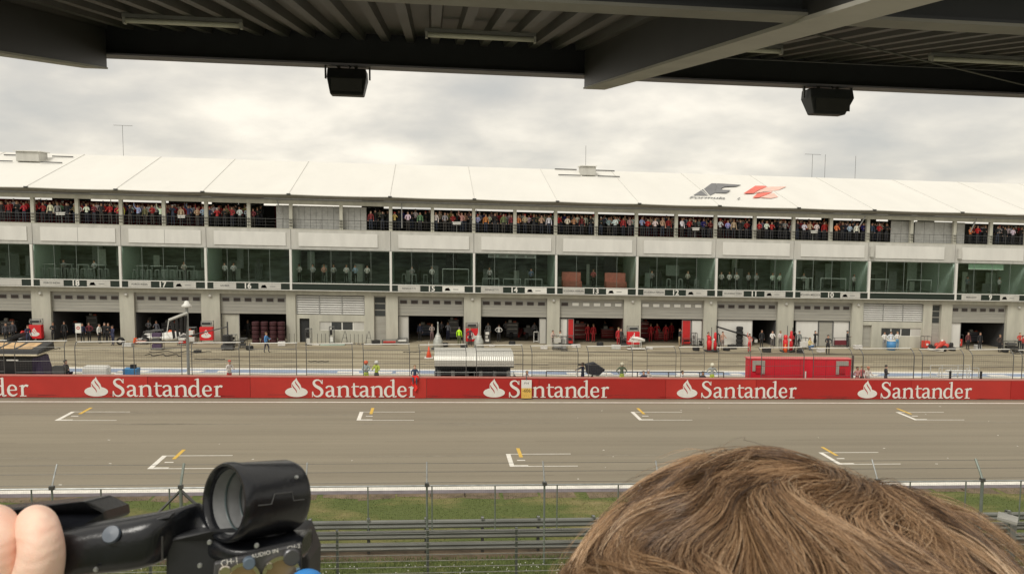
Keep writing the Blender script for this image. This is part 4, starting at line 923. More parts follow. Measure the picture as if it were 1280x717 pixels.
# ------------------------------------------------------------------ equipment on the apron and pit wall
def at0(px, py): x, y = atZ(px, py); return x, y
def EM(name, px, py, lab, cat, group=None, rz=0., z=0.):
    x, y = clampY(*atZ(px, py)); return empty(name, (x, y, z), lab, cat, group, rz)
def frame(m, x0, x1, y0, y1, z0, z1, r=.02):
    for x in (x0, x1):
        for y in (y0, y1): m.bar((x, y, z0), (x, y, z1), r, 5)
    for z in (z0+.1, z1):
        m.bar((x0, y0, z), (x1, y0, z), r, 5); m.bar((x0, y1, z), (x1, y1, z), r, 5); m.bar((x0, y0, z), (x0, y1, z), r, 5); m.bar((x1, y0, z), (x1, y1, z), r, 5)
def wheel(m, c, r=.07, w=.05): m.ring(c, (1, 0, 0), [(-w/2, 0), (-w/2, r), (w/2, r), (w/2, 0)], 12)
# red sponsor cabinets on garage columns
def cabinet(px, py, lab):
    r = EM('equipment_cabinet', px, py, lab, 'cabinet', 'red sponsor cabinets beside the garage columns')
    m = MB(); m.box(-.58, .58, .0, .5, .35, 1.55); lb(m, 'box', BRED, r, bev=.02)
    m = MB(); m.box(-.45, .45, .1, .4, 1.75, 1.98); lb(m, 'screen_unit', MGREY, r); m = MB(); m.box(-.38, .38, .08, .098, 1.78, 1.95); lb(m, 'screen', DARK, r)
    m = MB()
    for sx in (-.55, .55): m.bar((sx, .45, 0), (sx, .45, 2.1), .03, 6)
    for z in (1.65, 2.05): m.bar((-.55, .45, z), (.55, .45, z), .025, 6)
    lb(m, 'stand', DSTEEL, r)
    m = MB(); m2 = MB(); f = lambda u, v, w: ((u-147)/230, -.006-w*.006, .95+(150-v)/230)
    emblem(m, m2, f); e = lb(m, 'flame_emblem', WHITE, r); lb(m2, 'emblem_slit', BRED, e)
    return r
cabinet(43.5, 428, 'red cabinet with white flame emblem at the leftmost column, beside garage 18'); cabinet(258, 430, 'red cabinet with white flame emblem on the column between garages 17 and 16')
cabinet(590, 430.5, 'red cabinet behind the crew at the column between garages 15 and 14'); cabinet(792, 435, 'red cabinet behind the white wing at the column between garages 13 and 12')
# white pit board in garage 18
r = EM('pit_board', 98.5, 430, 'white pit board on a pole held up at the mouth of garage 18', 'sign')
m = MB(); m.box(-.24, .24, -.02, .02, 1.0, 1.85); lb(m, 'board', WHITE, r); m = MB(); m.bar((-.2, .03, 0), (-.2, .03, 1.0), .02, 6); lb(m, 'pole', WHITE, r)
m = MB(); m.ring((0, -.025, 1.45), (0, -1, 0), [(0, .08), (0, .14), (.01, .14), (.01, .08)], 16, True); lb(m, 'mark', RED, r)
# pit board hung over the wall
x, z = atY(658, 486, 51.72)
r = empty('pit_board', (x, 51.72, .2), 'white and yellow pit board hanging on the red banner over the letter a', 'sign')
m = MB(); m.box(x-.34, x+.34, 51.66, 51.70, z+.08, z+.62); m.build('upper_panel', WHITE, r); m = MB(); m.box(x-.34, x+.34, 51.66, 51.70, z-.60, z+.078); m.build('lower_panel', mt('board_yellow', (.70, .45, .10), .6), r)
m = MB()
text_mb(m, '-606', .30, lambda u, v, w: (x+u, 51.655, z-.10+v)); m.build('number', BLACK, r)
m = MB(); text_mb(m, 'P14', .2, lambda u, v, w: (x+u, 51.655, z+.40+v)); m.build('upper_writing', DGREY, r)
m = MB(); text_mb(m, '- - -', .2, lambda u, v, w: (x+u, 51.655, z-.42+v)); m.build('lower_writing', DGREY, r)
m = MB(); m.bar((x, 51.68, z+.6), (x, 51.9, z+1.05), .03, 6); m.build('handle', DGREY, r)
# red rag over the wall
x, z = atY(518.5, 470, 51.7); r = empty('red_cloth', (x, 51.73, z), 'bright red cloth dangling over the banner below the seated person', 'cloth')
m = MB(); vs = []
for i in range(9):
    t = i/8; w = .20*(1-t*.55); o_ = .09*math.sin(i*1.1); zz_ = z+.05-t*1.0
    vs += [(x+o_-w, 51.70, zz_), (x+o_, 51.64-.03*math.sin(i), zz_), (x+o_+w, 51.72, zz_+.03)]
m.add(vs, [(3*i+k, 3*i+k+3, 3*i+k+4, 3*i+k+1) for i in range(8) for k in (0, 1)]); m.add([(a, b+.02, c) for a, b, c in vs], [(3*i+k+1, 3*i+k+4, 3*i+k+3, 3*i+k) for i in range(8) for k in (0, 1)])
m.build('fabric', mt('signal_red', (.85, .03, .02), .7), r)
# left pit stand
def xY(px, Y): return atY(px, 450, Y)[0]
x0, x1 = xY(-40, 54), xY(57, 54)
r = empty('pit_stand', ((x0+x1)/2, 54, .45), 'black pit wall stand with a tan roof carrying printed panels, far left', 'pit stand')
m = MB(); m.box(x0, x1, 52.9, 55.3, 2.42, 2.55); m.build('roof_edge', mt('cream_trim', (.60, .53, .38), .6), r, bev=.05)
m = MB(); m.add([(x0, 52.95, 2.552), (x1, 52.95, 2.552), (x1-.0, 55.3, 2.552), (x0, 55.3, 2.552), (x0+.3, 53.3, 2.75), (x1-.1, 53.3, 2.75), (x1+.0, 55.2, 3.02), (x0+.3, 55.2, 3.02)], [(0, 1, 5, 4), (1, 2, 6, 5), (2, 3, 7, 6), (3, 0, 4, 7), (4, 5, 6, 7)]); m.build('roof', BLACK, r)
for k in range(4):
    xa = x1-1.5-k*1.05; m = MB(); f = lambda u, v: (xa+u+.1*v, 53.3+v*1.9, 2.75+v*.27+.012); m.quad(f(0, .15), f(.85, .15), f(.85, .85), f(0, .85)); m.build('roof_print', mt('tan_print', (.55, .36, .18), .6, var=.3, scale=2), r)
m = MB(); m.box(x0, x1-.35, 53.1, 54.6, 1.0, 2.25); m.build('body', BLACK, r)
m = MB(); m.add([(x1-.35, 53.0, .7), (x1+.3, 53.4, .7), (x1-.1, 53.4, 2.3), (x1-.35, 53.0, 2.3), (x1-.35, 54.8, .7), (x1+.3, 54.6, .7), (x1-.1, 54.6, 2.3), (x1-.35, 54.8, 2.3)], [(0, 1, 2, 3), (1, 5, 6, 2), (5, 4, 7, 6), (3, 2, 6, 7)]); m.build('side_curtain', mt('purple_black', (.035, .02, .06), .5), r)
for k in range(4): xa = x1-1.9-k*1.1; m = MB(); m.box(xa, xa+.7, 53.02, 53.06, 2.12, 2.2); m.build('lamp', WHITE, r)
m = MB(); m.box(x0, x1+.4, 52.95, 53.0, .62, .74); m.build('ledge', MGREY, r)
x = xY(74, 53.3); r = empty('monitor_stack', (x, 53.3, .45), 'black monitor box on the pit wall right of the black stand', 'monitor')
m = MB(); m.box(x-.42, x+.42, 53.1, 53.6, .95, 1.75); m.build('case', BLACK, r, bev=.03); m = MB(); m.box(x-.35, x+.35, 53.085, 53.098, 1.05, 1.68); m.build('screen', DGREY, r); m = MB(); m.box(x-.5, x+.5, 53.05, 53.7, .45, .94); m.build('plinth', DGREY, r)
for px0, px1, zt, lab in ((103, 135, atY(119, 457.5, 54.2)[1], 'long white covered case behind the wall left of the blue bin'), (143, 156, atY(150, 464.5, 54.2)[1], 'low white case just left of the blue bin')):
    xa, xb = xY(px0, 54), xY(px1, 54); r = empty('covered_case', ((xa+xb)/2, 54, .45), lab, 'case'); m = MB(); m.box(xa, xb, 53.8, 54.5, .45, zt); m.build('case', PANELW, r, bev=.1); m = MB(); m.box(xa+.1, xb-.1, 53.85, 54.45, zt+.002, zt+.03); m.build('lid', WHITE, r)
x = xY(164, 53.6); bz = atY(164, 460, 53.6)[1]; r = empty('blue_bin', (x, 53.6, .45), 'blue bin with a dark handle behind the wall', 'bin'); m = MB(); m.add([(x-.38, 53.3, .45), (x+.38, 53.3, .45), (x+.38, 53.9, .45), (x-.38, 53.9, .45), (x-.44, 53.25, bz), (x+.44, 53.25, bz), (x+.44, 53.95, bz), (x-.44, 53.95, bz)], [(0, 1, 5, 4), (1, 2, 6, 5), (2, 3, 7, 6), (3, 0, 4, 7), (4, 5, 6, 7)]); m.build('tub', BLUE, r); m = MB(); m.box(x-.05, x+.3, 53.5, 53.7, bz+.002, bz+.25); m.build('handle', BLACK, r)
# light pole with the slanted board
Yp = 55.2; x = atY(235, 440, Yp)[0]; zt = atY(235, 384, Yp)[1]
r = empty('light_pole', (x, Yp, 0), 'grey pole with a white dome lamp and a slanted black panel board', 'light pole')
m = MB(); m.bar((x, Yp, 0), (x, Yp, zt), .10, 8); m.build('pole', STEEL, r)
m = MB(); m.ring((x+.0, Yp, zt), (0, 0, 1), [(0, 0), (0, .28), (.12, .34), (.25, .18), (.42, .12), (.45, 0)], 14); m.build('dome_lamp', WHITE, r, smooth=True)
A_0 = Vector(D(232, 390, 1)-CAM); 
def PY(px, py, Y): q = atY(px, py, Y); return Vector((q[0], Y, q[1]))
pa, pb_ = PY(234, 391, Yp-.25), PY(211, 400, Yp-.9); m = MB(); m.bar(pa, pb_, .10, 6); m.build('top_bar', PANEL, r)
pc, pd = PY(215, 424, Yp-.9), PY(233, 414, Yp-.25)
for k in range(4):
    a0 = pa.lerp(pb_, (k+.08)/4); a1 = pa.lerp(pb_, (k+.92)/4-.05); b0 = pd.lerp(pc, (k+.08)/4); b1 = pd.lerp(pc, (k+.92)/4-.05); dn = Vector((0, 0, -.15)); m = MB(); o_ = Vector((.03, -.05, 0))
    m.add([a0+dn, a1+dn, b1, b0, a0+dn+o_, a1+dn+o_, b1+o_, b0+o_], [(0, 1, 2, 3), (7, 6, 5, 4), (0, 4, 5, 1), (1, 5, 6, 2), (2, 6, 7, 3), (3, 7, 4, 0)]); m.build('black_panel', BLACK, r)
m = MB(); m.bar(pb_, pb_+Vector((-.15, 0, -.9)), .03, 5); m.bar(pb_+Vector((-.15, 0, -.9)), pc, .03, 5); m.build('side_tube', PANELW, r)
# pit lane gantry booms
def boom(pxb, pyb, pxt, pyt, Yb, lab, thick=.05, top=3.0, arm=None):
    x, y = atZ(pxb, pyb); r = empty('gantry_boom', (x, y, 0), lab, 'boom', 'black overhead booms outside the garages')
    m = MB(); m.box(x-.5, x+.5, y-.4, y+.4, .12, .45); m.box(x-.35, x+.35, y-.3, y+.3, .452, 1.3); m.build('trolley', DGREY, r)
    m = MB()
    for sx in (-.4, .4):
        for sy in (-.35, .35): wheel(m, (x+sx, y+sy, .08), .08)
    m.build('castors', BLACK, r)
    m = MB(); m.bar((x, y, .4), (x, y, top), .07, 8); m.build('mast', DGREY, r)
    a, b = arm; m = MB(); m.bar(a, b, thick, 6); m.build('arm', BLACK, r)
    m = MB(); m.ring((x, y-.3, 1.0), (0, 0, 1), [(-.3, .2), (-.3, .32), (.3, .32), (.3, .2)], 12, True); m.build('hose_coil', RUB, r)
    return r
x, y = atZ(285, 437); boom(285, 437, 0, 0, 0, 'black boom trolley before garage 16 reaching left over the lane', .05, atY(285, 402, y)[1], (PY(285, 408, y), PY(238, 419, y-.6)))
x, y = atZ(898, 433); r = empty('gantry_boom', (x, y, 0), 'long black boom slanting down before the white hoarding of garage 11', 'boom', 'black overhead booms outside the garages')
m = MB(); m.bar(PY(896, 408, y), PY(945, 423, y-.5), .09, 6); m.build('arm', BLACK, r); m = MB(); m.bar((x, y, 0), PY(896, 407, y), .06, 6); m.build('mast', BLACK, r)
m = MB(); m.box(-.12+PY(945, 423, y-.5).x, .12+PY(945, 423, y-.5).x, y-.6, y-.4, PY(945, 423, y).z-.3, PY(945, 423, y).z); m.build('end_box', PANEL, r)
# tyre stacks
def tyre_stack(px, py, n, lab, cover=None, rr=.33, group='stacks of racing tyres'):
    r = EM('tyre_stack', px, py, lab, 'tyres', group)
    for k in range(n):
        m = MB(); z0 = .02+k*.40; m.ring((0, 0, z0), (0, 0, 1), [(0, .17), (0, rr-.05), (.05, rr), (.31, rr), (.36, rr-.05), (.36, .17)], 18, True); t = lb(m, 'tyre', cover or RUB, r, smooth=False)
        m = MB(); m.ring((0, 0, z0+.02), (0, 0, 1), [(.0, 0), (0, .165), (.3, .165), (.3, 0)], 12); lb(m, 'rim', ALU, t)
    return r
tyre_stack(924, 433, 5, 'tall stack of black tyres before the white hoarding of garage 11')
for px, w in ((320, 'leftmost'), (331, 'second'), (342, 'third'), (352, 'rightmost')):
    tyre_stack(px, 428.5, 5, 'stack of tyres in dark red covers inside garage 16, %s of four' % w, mt('red_blanket', (.045, .009, .012), .7), .34, 'covered tyre stacks in garage 16')
# covered parasols
for px, py, w in ((547.5, 436, 'left one outside garage 15'), (598.5, 436.5, 'right one outside garage 14')):
    r = EM('covered_stand', px, py, 'pale grey conical cover with a thin tip, %s' % w, 'covered stand', 'conical grey covers outside the garages')
    m = MB(); m.ring((0, 0, 0), (0, 0, 1), [(0, 0), (.02, .50), (.8, .42), (1.2, .22), (1.55, .08), (2.3, .05), (2.45, .07), (2.5, 0)], 16); lb(m, 'cover', mt('cover_grey', (.40, .41, .38), .45, .2, var=.25), r, smooth=True)
    m = MB(); m.ring((0, 0, 0), (0, 0, 1), [(1.18, 0), (1.18, .24), (1.26, .24), (1.26, 0)], 12); lb(m, 'strap', PANELW, r)
    m = MB(); m.box(-.6, .6, -.5, .5, .0, .06); lb(m, 'base', DGREY, r)
# cone
r = EM('traffic_cone', 536, 447, 'orange traffic cone on a white base in the pit lane left of the silver stand', 'cone')
m = MB(); m.ring((0, 0, 0), (0, 0, 1), [(.06, 0), (.06, .24), (.45, .15), (.62, .10), (.98, .03), (1.0, 0)], 16); lb(m, 'body', mt('cone_red', (.75, .08, .02), .5), r, smooth=True)
m = MB(); m.box(-.38, .38, -.38, .38, 0, .06); lb(m, 'base', WHITE, r); m = MB(); m.bar((0, 0, 1), (0, 0, 1.35), .02, 6); lb(m, 'tip', WHITE, r)
# silver pit stand
x0, x1 = xY(543, 54.3), xY(640, 54.3); r = empty('pit_stand', ((x0+x1)/2, 54.3, .45), 'silver ribbed pit wall stand with a curved canopy and open seating deck', 'pit stand')
RIB = mt('ribbed_silver', (.58, .57, .52), .4, .35, var=.06, scale=2, stretch=(8, .1, .1))
m = MB(); zc = atY(590, 457.5, 53.0)[1]; prof = [(53.0, zc), (53.0, 2.35), (53.15, 2.60), (53.5, 2.78), (54.2, 2.85), (55.2, 2.86)]
nx = 40
for k in range(nx):
    xa = x0+(x1-x0)*k/nx; xb = x0+(x1-x0)*(k+1)/nx; d = .012
    for (ya, za), (yb, zb) in zip(prof[:-1], prof[1:]):
        m.quad((xa, ya, za), ((xa+xb)/2, ya-d, za), ((xa+xb)/2, yb-d, zb), (xa, yb, zb)); m.quad(((xa+xb)/2, ya-d, za), (xb, ya, za), (xb, yb, zb), ((xa+xb)/2, yb-d, zb))
m.build('canopy', RIB, r)
m = MB(); m.box(x0, x1, 53.03, 55.2, zc-.09, zc-.01); m.build('canopy_underside', BLACK, r)
m = MB(); m.box(x0+.05, x1-.05, 54.9, 55.1, .45, 1.62); m.build('back_panel', DARK, r)
m = MB(); m.box(x0+.1, x1-.1, 53.2, 54.8, .8, 1.12); m.build('desk', BLACK, r)
for k in range(6): xx = x0+.3+k*(x1-x0-.6)/5; m = MB(); m.box(xx-.12, xx+.12, 53.7, 54.0, 1.122, 1.5); m.build('seat', PANEL if k % 2 else MGREY, r)
m = MB()
for z in (1.25, 1.55): m.bar((x0, 52.98, z), (x1, 52.98, z), .022, 5)
for k in range(5): xx = x0+k*(x1-x0)/4; m.bar((xx, 52.98, .45), (xx, 52.98, 1.62), .025, 5)
m.build('guard_rail', STEEL, r)
xx = (x0+x1)/2; m = MB(); m.box(xx-.18, xx+.22, 53.0, 53.15, .46, 1.1); m.build('step', DSTEEL, r)
m = MB(); m.bar((x1+.0, 53.2, 1.3), (x1+.7, 53.2, .6), .10, 6); m.bar((x0, 53.2, 1.0), (x0-.6, 53.2, .55), .08, 6); m.build('side_bag', DARK, r)
# covered tv camera on tripod
x = xY(739.5, 53.4); r = empty('tv_camera', (x, 53.4, .45), 'television camera under a dark rain cover on a tripod above the wall', 'camera')
m = MB(); m.add([(x-.45, 53.1, 2.1), (x+.15, 53.1, 2.25), (x+.95, 53.15, 1.75), (x+.45, 53.1, 1.3), (x-.35, 53.1, 1.45), (x-.45, 53.6, 2.1), (x+.15, 53.6, 2.25), (x+.9, 53.5, 1.75), (x+.45, 53.6, 1.3), (x-.35, 53.6, 1.45)], [(4, 3, 2, 1, 0), (5, 6, 7, 8, 9)]+[(k, (k+1) % 5, 5+(k+1) % 5, 5+k) for k in range(5)]); m.build('rain_cover', mt('cover_navy', (.02, .022, .03), .5, var=.4, scale=5), r, bev=.06)
m = MB(); m.box(x-.95, x-.45, 53.25, 53.4, 2.02, 2.1); m.build('handle', BLACK, r)
for dx, dy in ((-.35, 0), (.4, -.1), (.1, .45)): m = MB(); m.bar((x+.05, 53.4, 1.35), (x+dx, 53.4+dy, .45), .03, 6); m.build('leg', DGREY, r)
# low guard rails on the platform
for px0, px1, lab in ((362-8, 366+12, 'x'),): pass
r = empty('platform_rail', (xY(738, 54.6), 54.6, .45), 'low black guard rail with white posts along the platform before garages 14 to 12', 'rail')
m = MB(); m.bar((xY(683, 54.6), 54.6, 1.35), (xY(905, 54.6), 54.6, 1.35), .035, 6); m.build('rail', BLACK, r)
for px in (683, 721, 758, 797, 836, 875, 905): m = MB(); m.bar((xY(px, 54.6), 54.6, .45), (xY(px, 54.6), 54.6, 1.34), .04, 6); m.build('post', WHITE if px in (721, 758) else DSTEEL, r)
# red pit stand
x0, x1 = xY(936, 53.0), xY(1064.5, 53.0); r = empty('pit_stand', ((x0+x1)/2, 54, .45), 'large bright red enclosed pit wall stand with silver corner brackets', 'pit stand')
PR = mt('stand_red', (.62, .012, .03), .45, var=.06, scale=.8)
m = MB(); m.box(x0, x1, 53.0, 53.6, .5, 2.60); m.build('body', PR, r, bev=.03)
m = MB(); m.box(x0-.06, x1+.06, 52.96, 53.65, 2.605, 2.66); m.build('roof_edge', mt('roof_edge_rose', (.70, .16, .16), .5), r)
for k in (1, 2, 3): xx = x0+(x1-x0)*k/4.0; m = MB(); m.box(xx-.015, xx+.015, 52.985, 52.999, .5, 2.6); m.build('panel_seam', mt('stand_red_dark', (.42, .01, .02), .5), r)
m = MB(); m.box(x0, x1, 52.95, 52.982, .86, .91); m.build('trim_line', mt('roof_edge_rose', (1, 1, 1)), r)
for s_, xx in ((1, x0+.25), (-1, x1-.25)):
    m = MB(); m.box(xx, xx+s_*.9, 52.93, 52.984, 2.18, 2.5) if s_ > 0 else m.box(xx-.9, xx, 52.93, 52.984, 2.18, 2.5)
    xo = xx+s_*.9; m.box(min(xx, xx+s_*.22), max(xx, xx+s_*.22), 52.93, 52.984, 1.75, 2.179) if s_ > 0 else None
    m.box(min(xo, xo-s_*.22), max(xo, xo-s_*.22), 52.93, 52.984, 1.55, 2.179); m.build('corner_bracket', ALU, r)
    m = MB(); a_, b_ = sorted((xx+s_*.26, xx+s_*.64)); m.box(a_, b_, 52.92, 52.984, 1.6, 2.0); m.build('vent_box', MC['stand_red_dark'], r)
xx = xY(1007, 53); m = MB(); m.box(xx-.04, xx+.04, 52.92, 52.984, 1.0, 1.75); m.build('handle', WHITE, r)
m = MB(); m.box(x1+.065, x1+.12, 52.9, 53.1, .45, 2.9); m.build('corner_post', DSTEEL, r)
# white front wing assembly on stand between garages 13 and 12
r = EM('wing_trolley', 795, 437, 'white front wing and nose cone on a trolley before the red cabinet', 'trolley')
m = MB(); m.tube([(-.75, 0, 1.15), (-.3, 0, 1.3), (.1, 0, 1.28), (.6, -.05, 1.15), (.95, -.1, 1.08)], [.05, .16, .19, .17, .10], 8); lb(m, 'nose_cone', WHITE, r, smooth=True); r.scale = (.85, .85, .85)
m = MB(); m.box(-.6, -.3, -.3, .3, 1.35, 1.38); m.box(-.25, -.18, -.05, .05, 1.35, 1.9); m.box(-.95, .95, -.2, .1, .95, .99); lb(m, 'wing', WHITE, r)
m = MB(); frame(m, -.4, .5, -.3, .3, .1, .9, .025); lb(m, 'frame', WHITE, r); m = MB(); m.box(-1.0, 1.0, -.4, .3, .12, .17); lb(m, 'lower_wing', PANELW, r)
# red and black refuelling rig
def rig(px, py, lab, h=1.7, col=BRED):
    r = EM('fuel_rig', px, py, lab, 'fuel rig', 'red rigs outside the garages')
    m = MB(); m.ring((-.2, 0, 0), (0, 0, 1), [(.15, 0), (.15, .22), (h*.55, .24), (h*.60, .14), (h*.66, .20), (h*.8, .16), (h*.82, 0)], 14); lb(m, 'tank', col, r, smooth=True)
    m = MB(); m.ring((.38, .05, 0), (0, 0, 1), [(.1, 0), (.1, .15), (h*.45, .15), (h*.5, .08), (h*.62, .13), (h*.95, .12), (h, .05), (h+.02, 0)], 12); lb(m, 'bottle', col, r, smooth=True)
    m = MB(); m.tube([(.4, -.2, h), (.65, -.35, h*.9), (.7, -.4, h*.4), (.5, -.35, .15), (.0, -.45, .1)], .06, 6); lb(m, 'hose', RUB, r)
    m = MB(); m.box(-.6, .7, -.35, .4, .08, .14); m.bar((.62, .3, .1), (.62, .3, h+.3), .03, 6); m.bar((.1, .3, .1), (.1, .3, h+.45), .03, 6); lb(m, 'frame', DGREY, r)
    m = MB()
    for sx in (-.5, .6):
        for sy in (-.3, .35): wheel(m, (sx, sy, .08), .08)
    lb(m, 'wheels', BLACK, r); m = MB(); m.ring((.1, -.36, 1.2), (0, -1, 0), [(0, .0), (0, .09), (.04, .09), (.04, 0)], 12); lb(m, 'gauge', WHITE, r); return r
rig(889, 439, 'red fuel rig with black hose between garages 12 and 11', 1.8); rig(984, 439.5, 'big red refuelling rig before the column between garages 11 and 10', 2.0)
r = EM('fire_bottle', 981.5, 440, 'small orange bottle at the foot of the big red rig', 'bottle'); m = MB(); m.ring((0, 0, 0), (0, 0, 1), [(0, 0), (0, .17), (.5, .17), (.62, .06), (.7, 0)], 12); lb(m, 'cylinder', ORANGE, r, smooth=True); m = MB(); m.box(-.05, .05, -.05, .05, .65, .75); lb(m, 'valve', YEL, r)
# white partitions half closing some garages
def hoard(px0, px1, zt, lab, mat=PANELW):
    xa, xb = atY(px0, 420, YF+.5)[0], atY(px1, 420, YF+.5)[0]; r = empty('partition_screen', ((xa+xb)/2, YF+.5, 0), lab, 'screen', 'screens in the garage mouths')
    m = MB(); m.box(xa, xb, YF+.46, YF+.52, .04, zt); m.build('panel', mat, r); m = MB(); m.box(xa, xb, YF+.44, YF+.455, zt-.06, zt); m.box(xa, xa+.05, YF+.44, YF+.455, .04, zt-.061); m.box(xb-.05, xb, YF+.44, YF+.455, .04, zt-.061); m.build('edge', MGREY, r)
hoard(896, 940, 2.58, 'wide white hoarding in the left part of garage 11'); hoard(994, 1022, 2.58, 'white hoarding in the left part of garage 10'); hoard(1023, 1040, 2.5, 'grey screen in the middle of garage 10', SHUT); hoard(1041, 1064, 2.58, 'white hoarding in the right part of garage 10')
hoard(276, 300, 2.58, 'grey screen in the left part of garage 16', CONC2); hoard(497, 511, 2.58, 'grey screen in the left part of garage 15', PANEL); hoard(674, 683, 2.5, 'narrow grey screen at the right of garage 14', PANEL); hoard(700, 709, 2.5, 'narrow white screen at the left of garage 13'); hoard(864, 879, 2.5, 'white screen at the right of garage 12'); hoard(1187.5, 1200, 2.6, 'tall white screen at the left of garage 9')
for px0, px1, lab in ((709.5, 717, 'red screen at the left of garage 13'), (852, 863, 'red screen at the right of garage 12')):
    hoard(px0, px1, 2.5, lab, mt('screen_red', (.50, .02, .02), .6))
for px, lab in ((670, 'small white frame stand at the right of garage 14'),):
    r = EM('frame_stand', px, 427.5, lab, 'stand'); m = MB(); frame(m, -.22, .22, -.1, .1, 0, 1.0, .03); lb(m, 'frame', WHITE, r); m = MB(); m.box(-.22, .22, -.1, .1, 1.03, 1.08); lb(m, 'top', WHITE, r)
# racing cars
def race_car(px, py, lab, body_m, accent, rz, name='racing_car', wheels=True, z=0.):
    r = EM(name, px, py, lab, 'racing car', None, rz)
    m = MB(); m.tube([(-2.3, 0, .32), (-1.7, 0, .38), (-.6, 0, .48), (.2, 0, .55), (1.0, 0, .62), (1.9, 0, .45), (2.2, 0, .38)], [.06, .13, .24, .34, .32, .18, .10], 10); lb(m, 'body', body_m, r, smooth=True)
    for s_ in (-1, 1): m = MB(); m.tube([(-.3, s_*.45, .38), (.2, s_*.55, .40), (1.2, s_*.42, .36), (1.7, s_*.2, .3)], [.14, .27, .24, .08], 8); lb(m, 'sidepod', body_m, r, smooth=True)
    m = MB(); m.tube([(.35, 0, .75), (.5, 0, .95), (1.1, 0, .8), (1.9, 0, .5)], [.10, .12, .10, .03], 8); lb(m, 'airbox', accent, r, smooth=True)
    m = MB(); m.box(-2.55, -2.2, -.85, .85, .12, .15); m.box(-2.5, -2.2, -.85, -.82, .1, .4); m.box(-2.5, -2.2, .82, .85, .1, .4); m.box(-2.45, -2.25, -.8, .8, .26, .28); lb(m, 'front_wing', accent, r)
    m = MB(); m.box(1.95, 2.3, -.45, .45, .90, .94); m.box(1.95, 2.35, -.48, -.45, .35, .98); m.box(1.95, 2.35, .45, .48, .35, .98); lb(m, 'rear_wing', accent, r)
    if wheels:
        for xx in (-1.55, 1.65):
            for s_ in (-1, 1):
                m = MB(); m.ring((xx, s_*.78, .33), (0, 1, 0), [(-.17, .16), (-.17, .30), (-.13, .33), (.13, .33), (.17, .30), (.17, .16)], 18, True); t = lb(m, 'wheel', RUB, r); m = MB(); m.ring((xx, s_*.78, .33), (0, 1, 0), [(-.15, 0), (-.15, .155), (.15, .155), (.15, 0)], 14); lb(m, 'rim', DSTEEL, t)
    m = MB()
    for xx in (-1.55, 1.65): m.bar((xx, -.7, .33), (xx, .7, .36), .025, 5)
    lb(m, 'suspension', BLACK, r)
    return r
race_car(205, 427, 'white racing car with orange and green stripes parked outside garage 17', WHITE, ORANGE, .35)
race_car(1176, 433.5, 'red and white racing car bodywork on stands left of garage 9', mt('car_red', (.62, .07, .05), .35), WHITE, .75).scale = (.82, .82, .9)
race_car(22, 429, 'dark racing car with red nose inside the leftmost garage', BLACK, RED, 1.2)
race_car(650, 421, 'dark red racing car deep inside garage 14', mt('car_dark_red', (.25, .03, .02), .4), BLACK, 1.4)
for px, lab in ((1157, 'red bin left of the red and white bodywork'), (1197, 'red bin right of the red and white bodywork')):
    r = EM('tool_bin', px, 433.5, lab, 'bin', 'red bins outside garage 9'); m = MB(); m.box(-.32, .32, -.25, .25, .15, .85); lb(m, 'box', mt('bin_red', (.65, .06, .04), .5), r, bev=.03); m = MB(); frame(m, -.36, .36, -.28, .28, 0, 1.3, .02); lb(m, 'frame', DSTEEL, r); m = MB(); m.box(-.12, .12, -.262, -.256, .4, .62); lb(m, 'mark', WHITE, r)
# clutter before garages: equipment rows
def rack(px, py, lab, w, h, mat, mat2=None, n=3):
    r = EM('equipment_rack', px, py, lab, 'rack'); m = MB(); frame(m, -w/2, w/2, -.3, .3, 0, h, .025); lb(m, 'frame', DSTEEL, r)
    for k in range(n):
        z = .2+k*(h-.3)/n; m = MB(); m.box(-w/2+.06, w/2-.08-.1*(k % 2), -.25, .25, z, z+(h-.3)/n*.7); lb(m, 'case', (mat, mat2 or mat)[k % 2], r, bev=.02)
    return r
rack(188, 426, 'orange and white equipment rack right of garage 18', 1.0, .9, ORANGE, PANELW, 2); rack(178, 430, 'low pinkish equipment crate beside the column right of garage 18', .9, .5, mt('pinkish', (.5, .3, .25), .6), None, 1)
rack(240, 429, 'white cabinet with a blue base under the black boom', .75, 1.45, WHITE, PANELW, 2); rack(229, 431, 'low red and white crate left of the white cabinet', .8, .8, RED, WHITE, 2)
rack(197, 437, 'dark purple jack trolley before the white racing car', .9, 1.7, mt('purple_dark', (.08, .05, .10), .6), DGREY, 3)
rack(304, 434, 'low dark trolley at the left of garage 16', .6, .8, DGREY, None, 2); rack(292, 432, 'black case beside the boom trolley before garage 16', .5, 1.0, BLACK, None, 2)
rack(386, 431, 'grey unit with dark top beside the open stair door', .5, 1.5, PANEL, BLACK, 2); rack(415, 428, 'pale unit with black monitor before the stair bay window', .42, 1.6, PANELW, BLACK, 2)
rack(487, 430.5, 'low red and black tool tray left of garage 15', 1.3, .45, RED, BLACK, 1); rack(503, 429, 'low white and black case right of the tool tray', .9, .5, WHITE, BLACK, 1)
rack(609, 429, 'white trolley at the left of garage 14', .5, 1.3, WHITE, PANEL, 3); rack(697, 437, 'grey folded barrier trolley between garages 14 and 13', .9, 1.3, MGREY, PANEL, 2); rack(705, 438, 'grey green stand between garages 14 and 13', .5, 1.3, MGREY, None, 2)
rack(713, 431, 'small red trolley with a lamp at the left of garage 13', .55, .9, RED, BLACK, 2); rack(780, 432, 'dark tool chest at the right of garage 13', .7, 1.0, DGREY, BLACK, 3); rack(858, 431, 'small red and black trolley at the right of garage 12', .8, .7, RED, BLACK, 2)
rack(868, 432.5, 'narrow grey gas bottle trolley right of garage 12', .35, 1.3, MGREY, None, 2); rack(876, 432.5, 'low black trolley beside the gas bottle trolley', .4, .8, BLACK, None, 2)
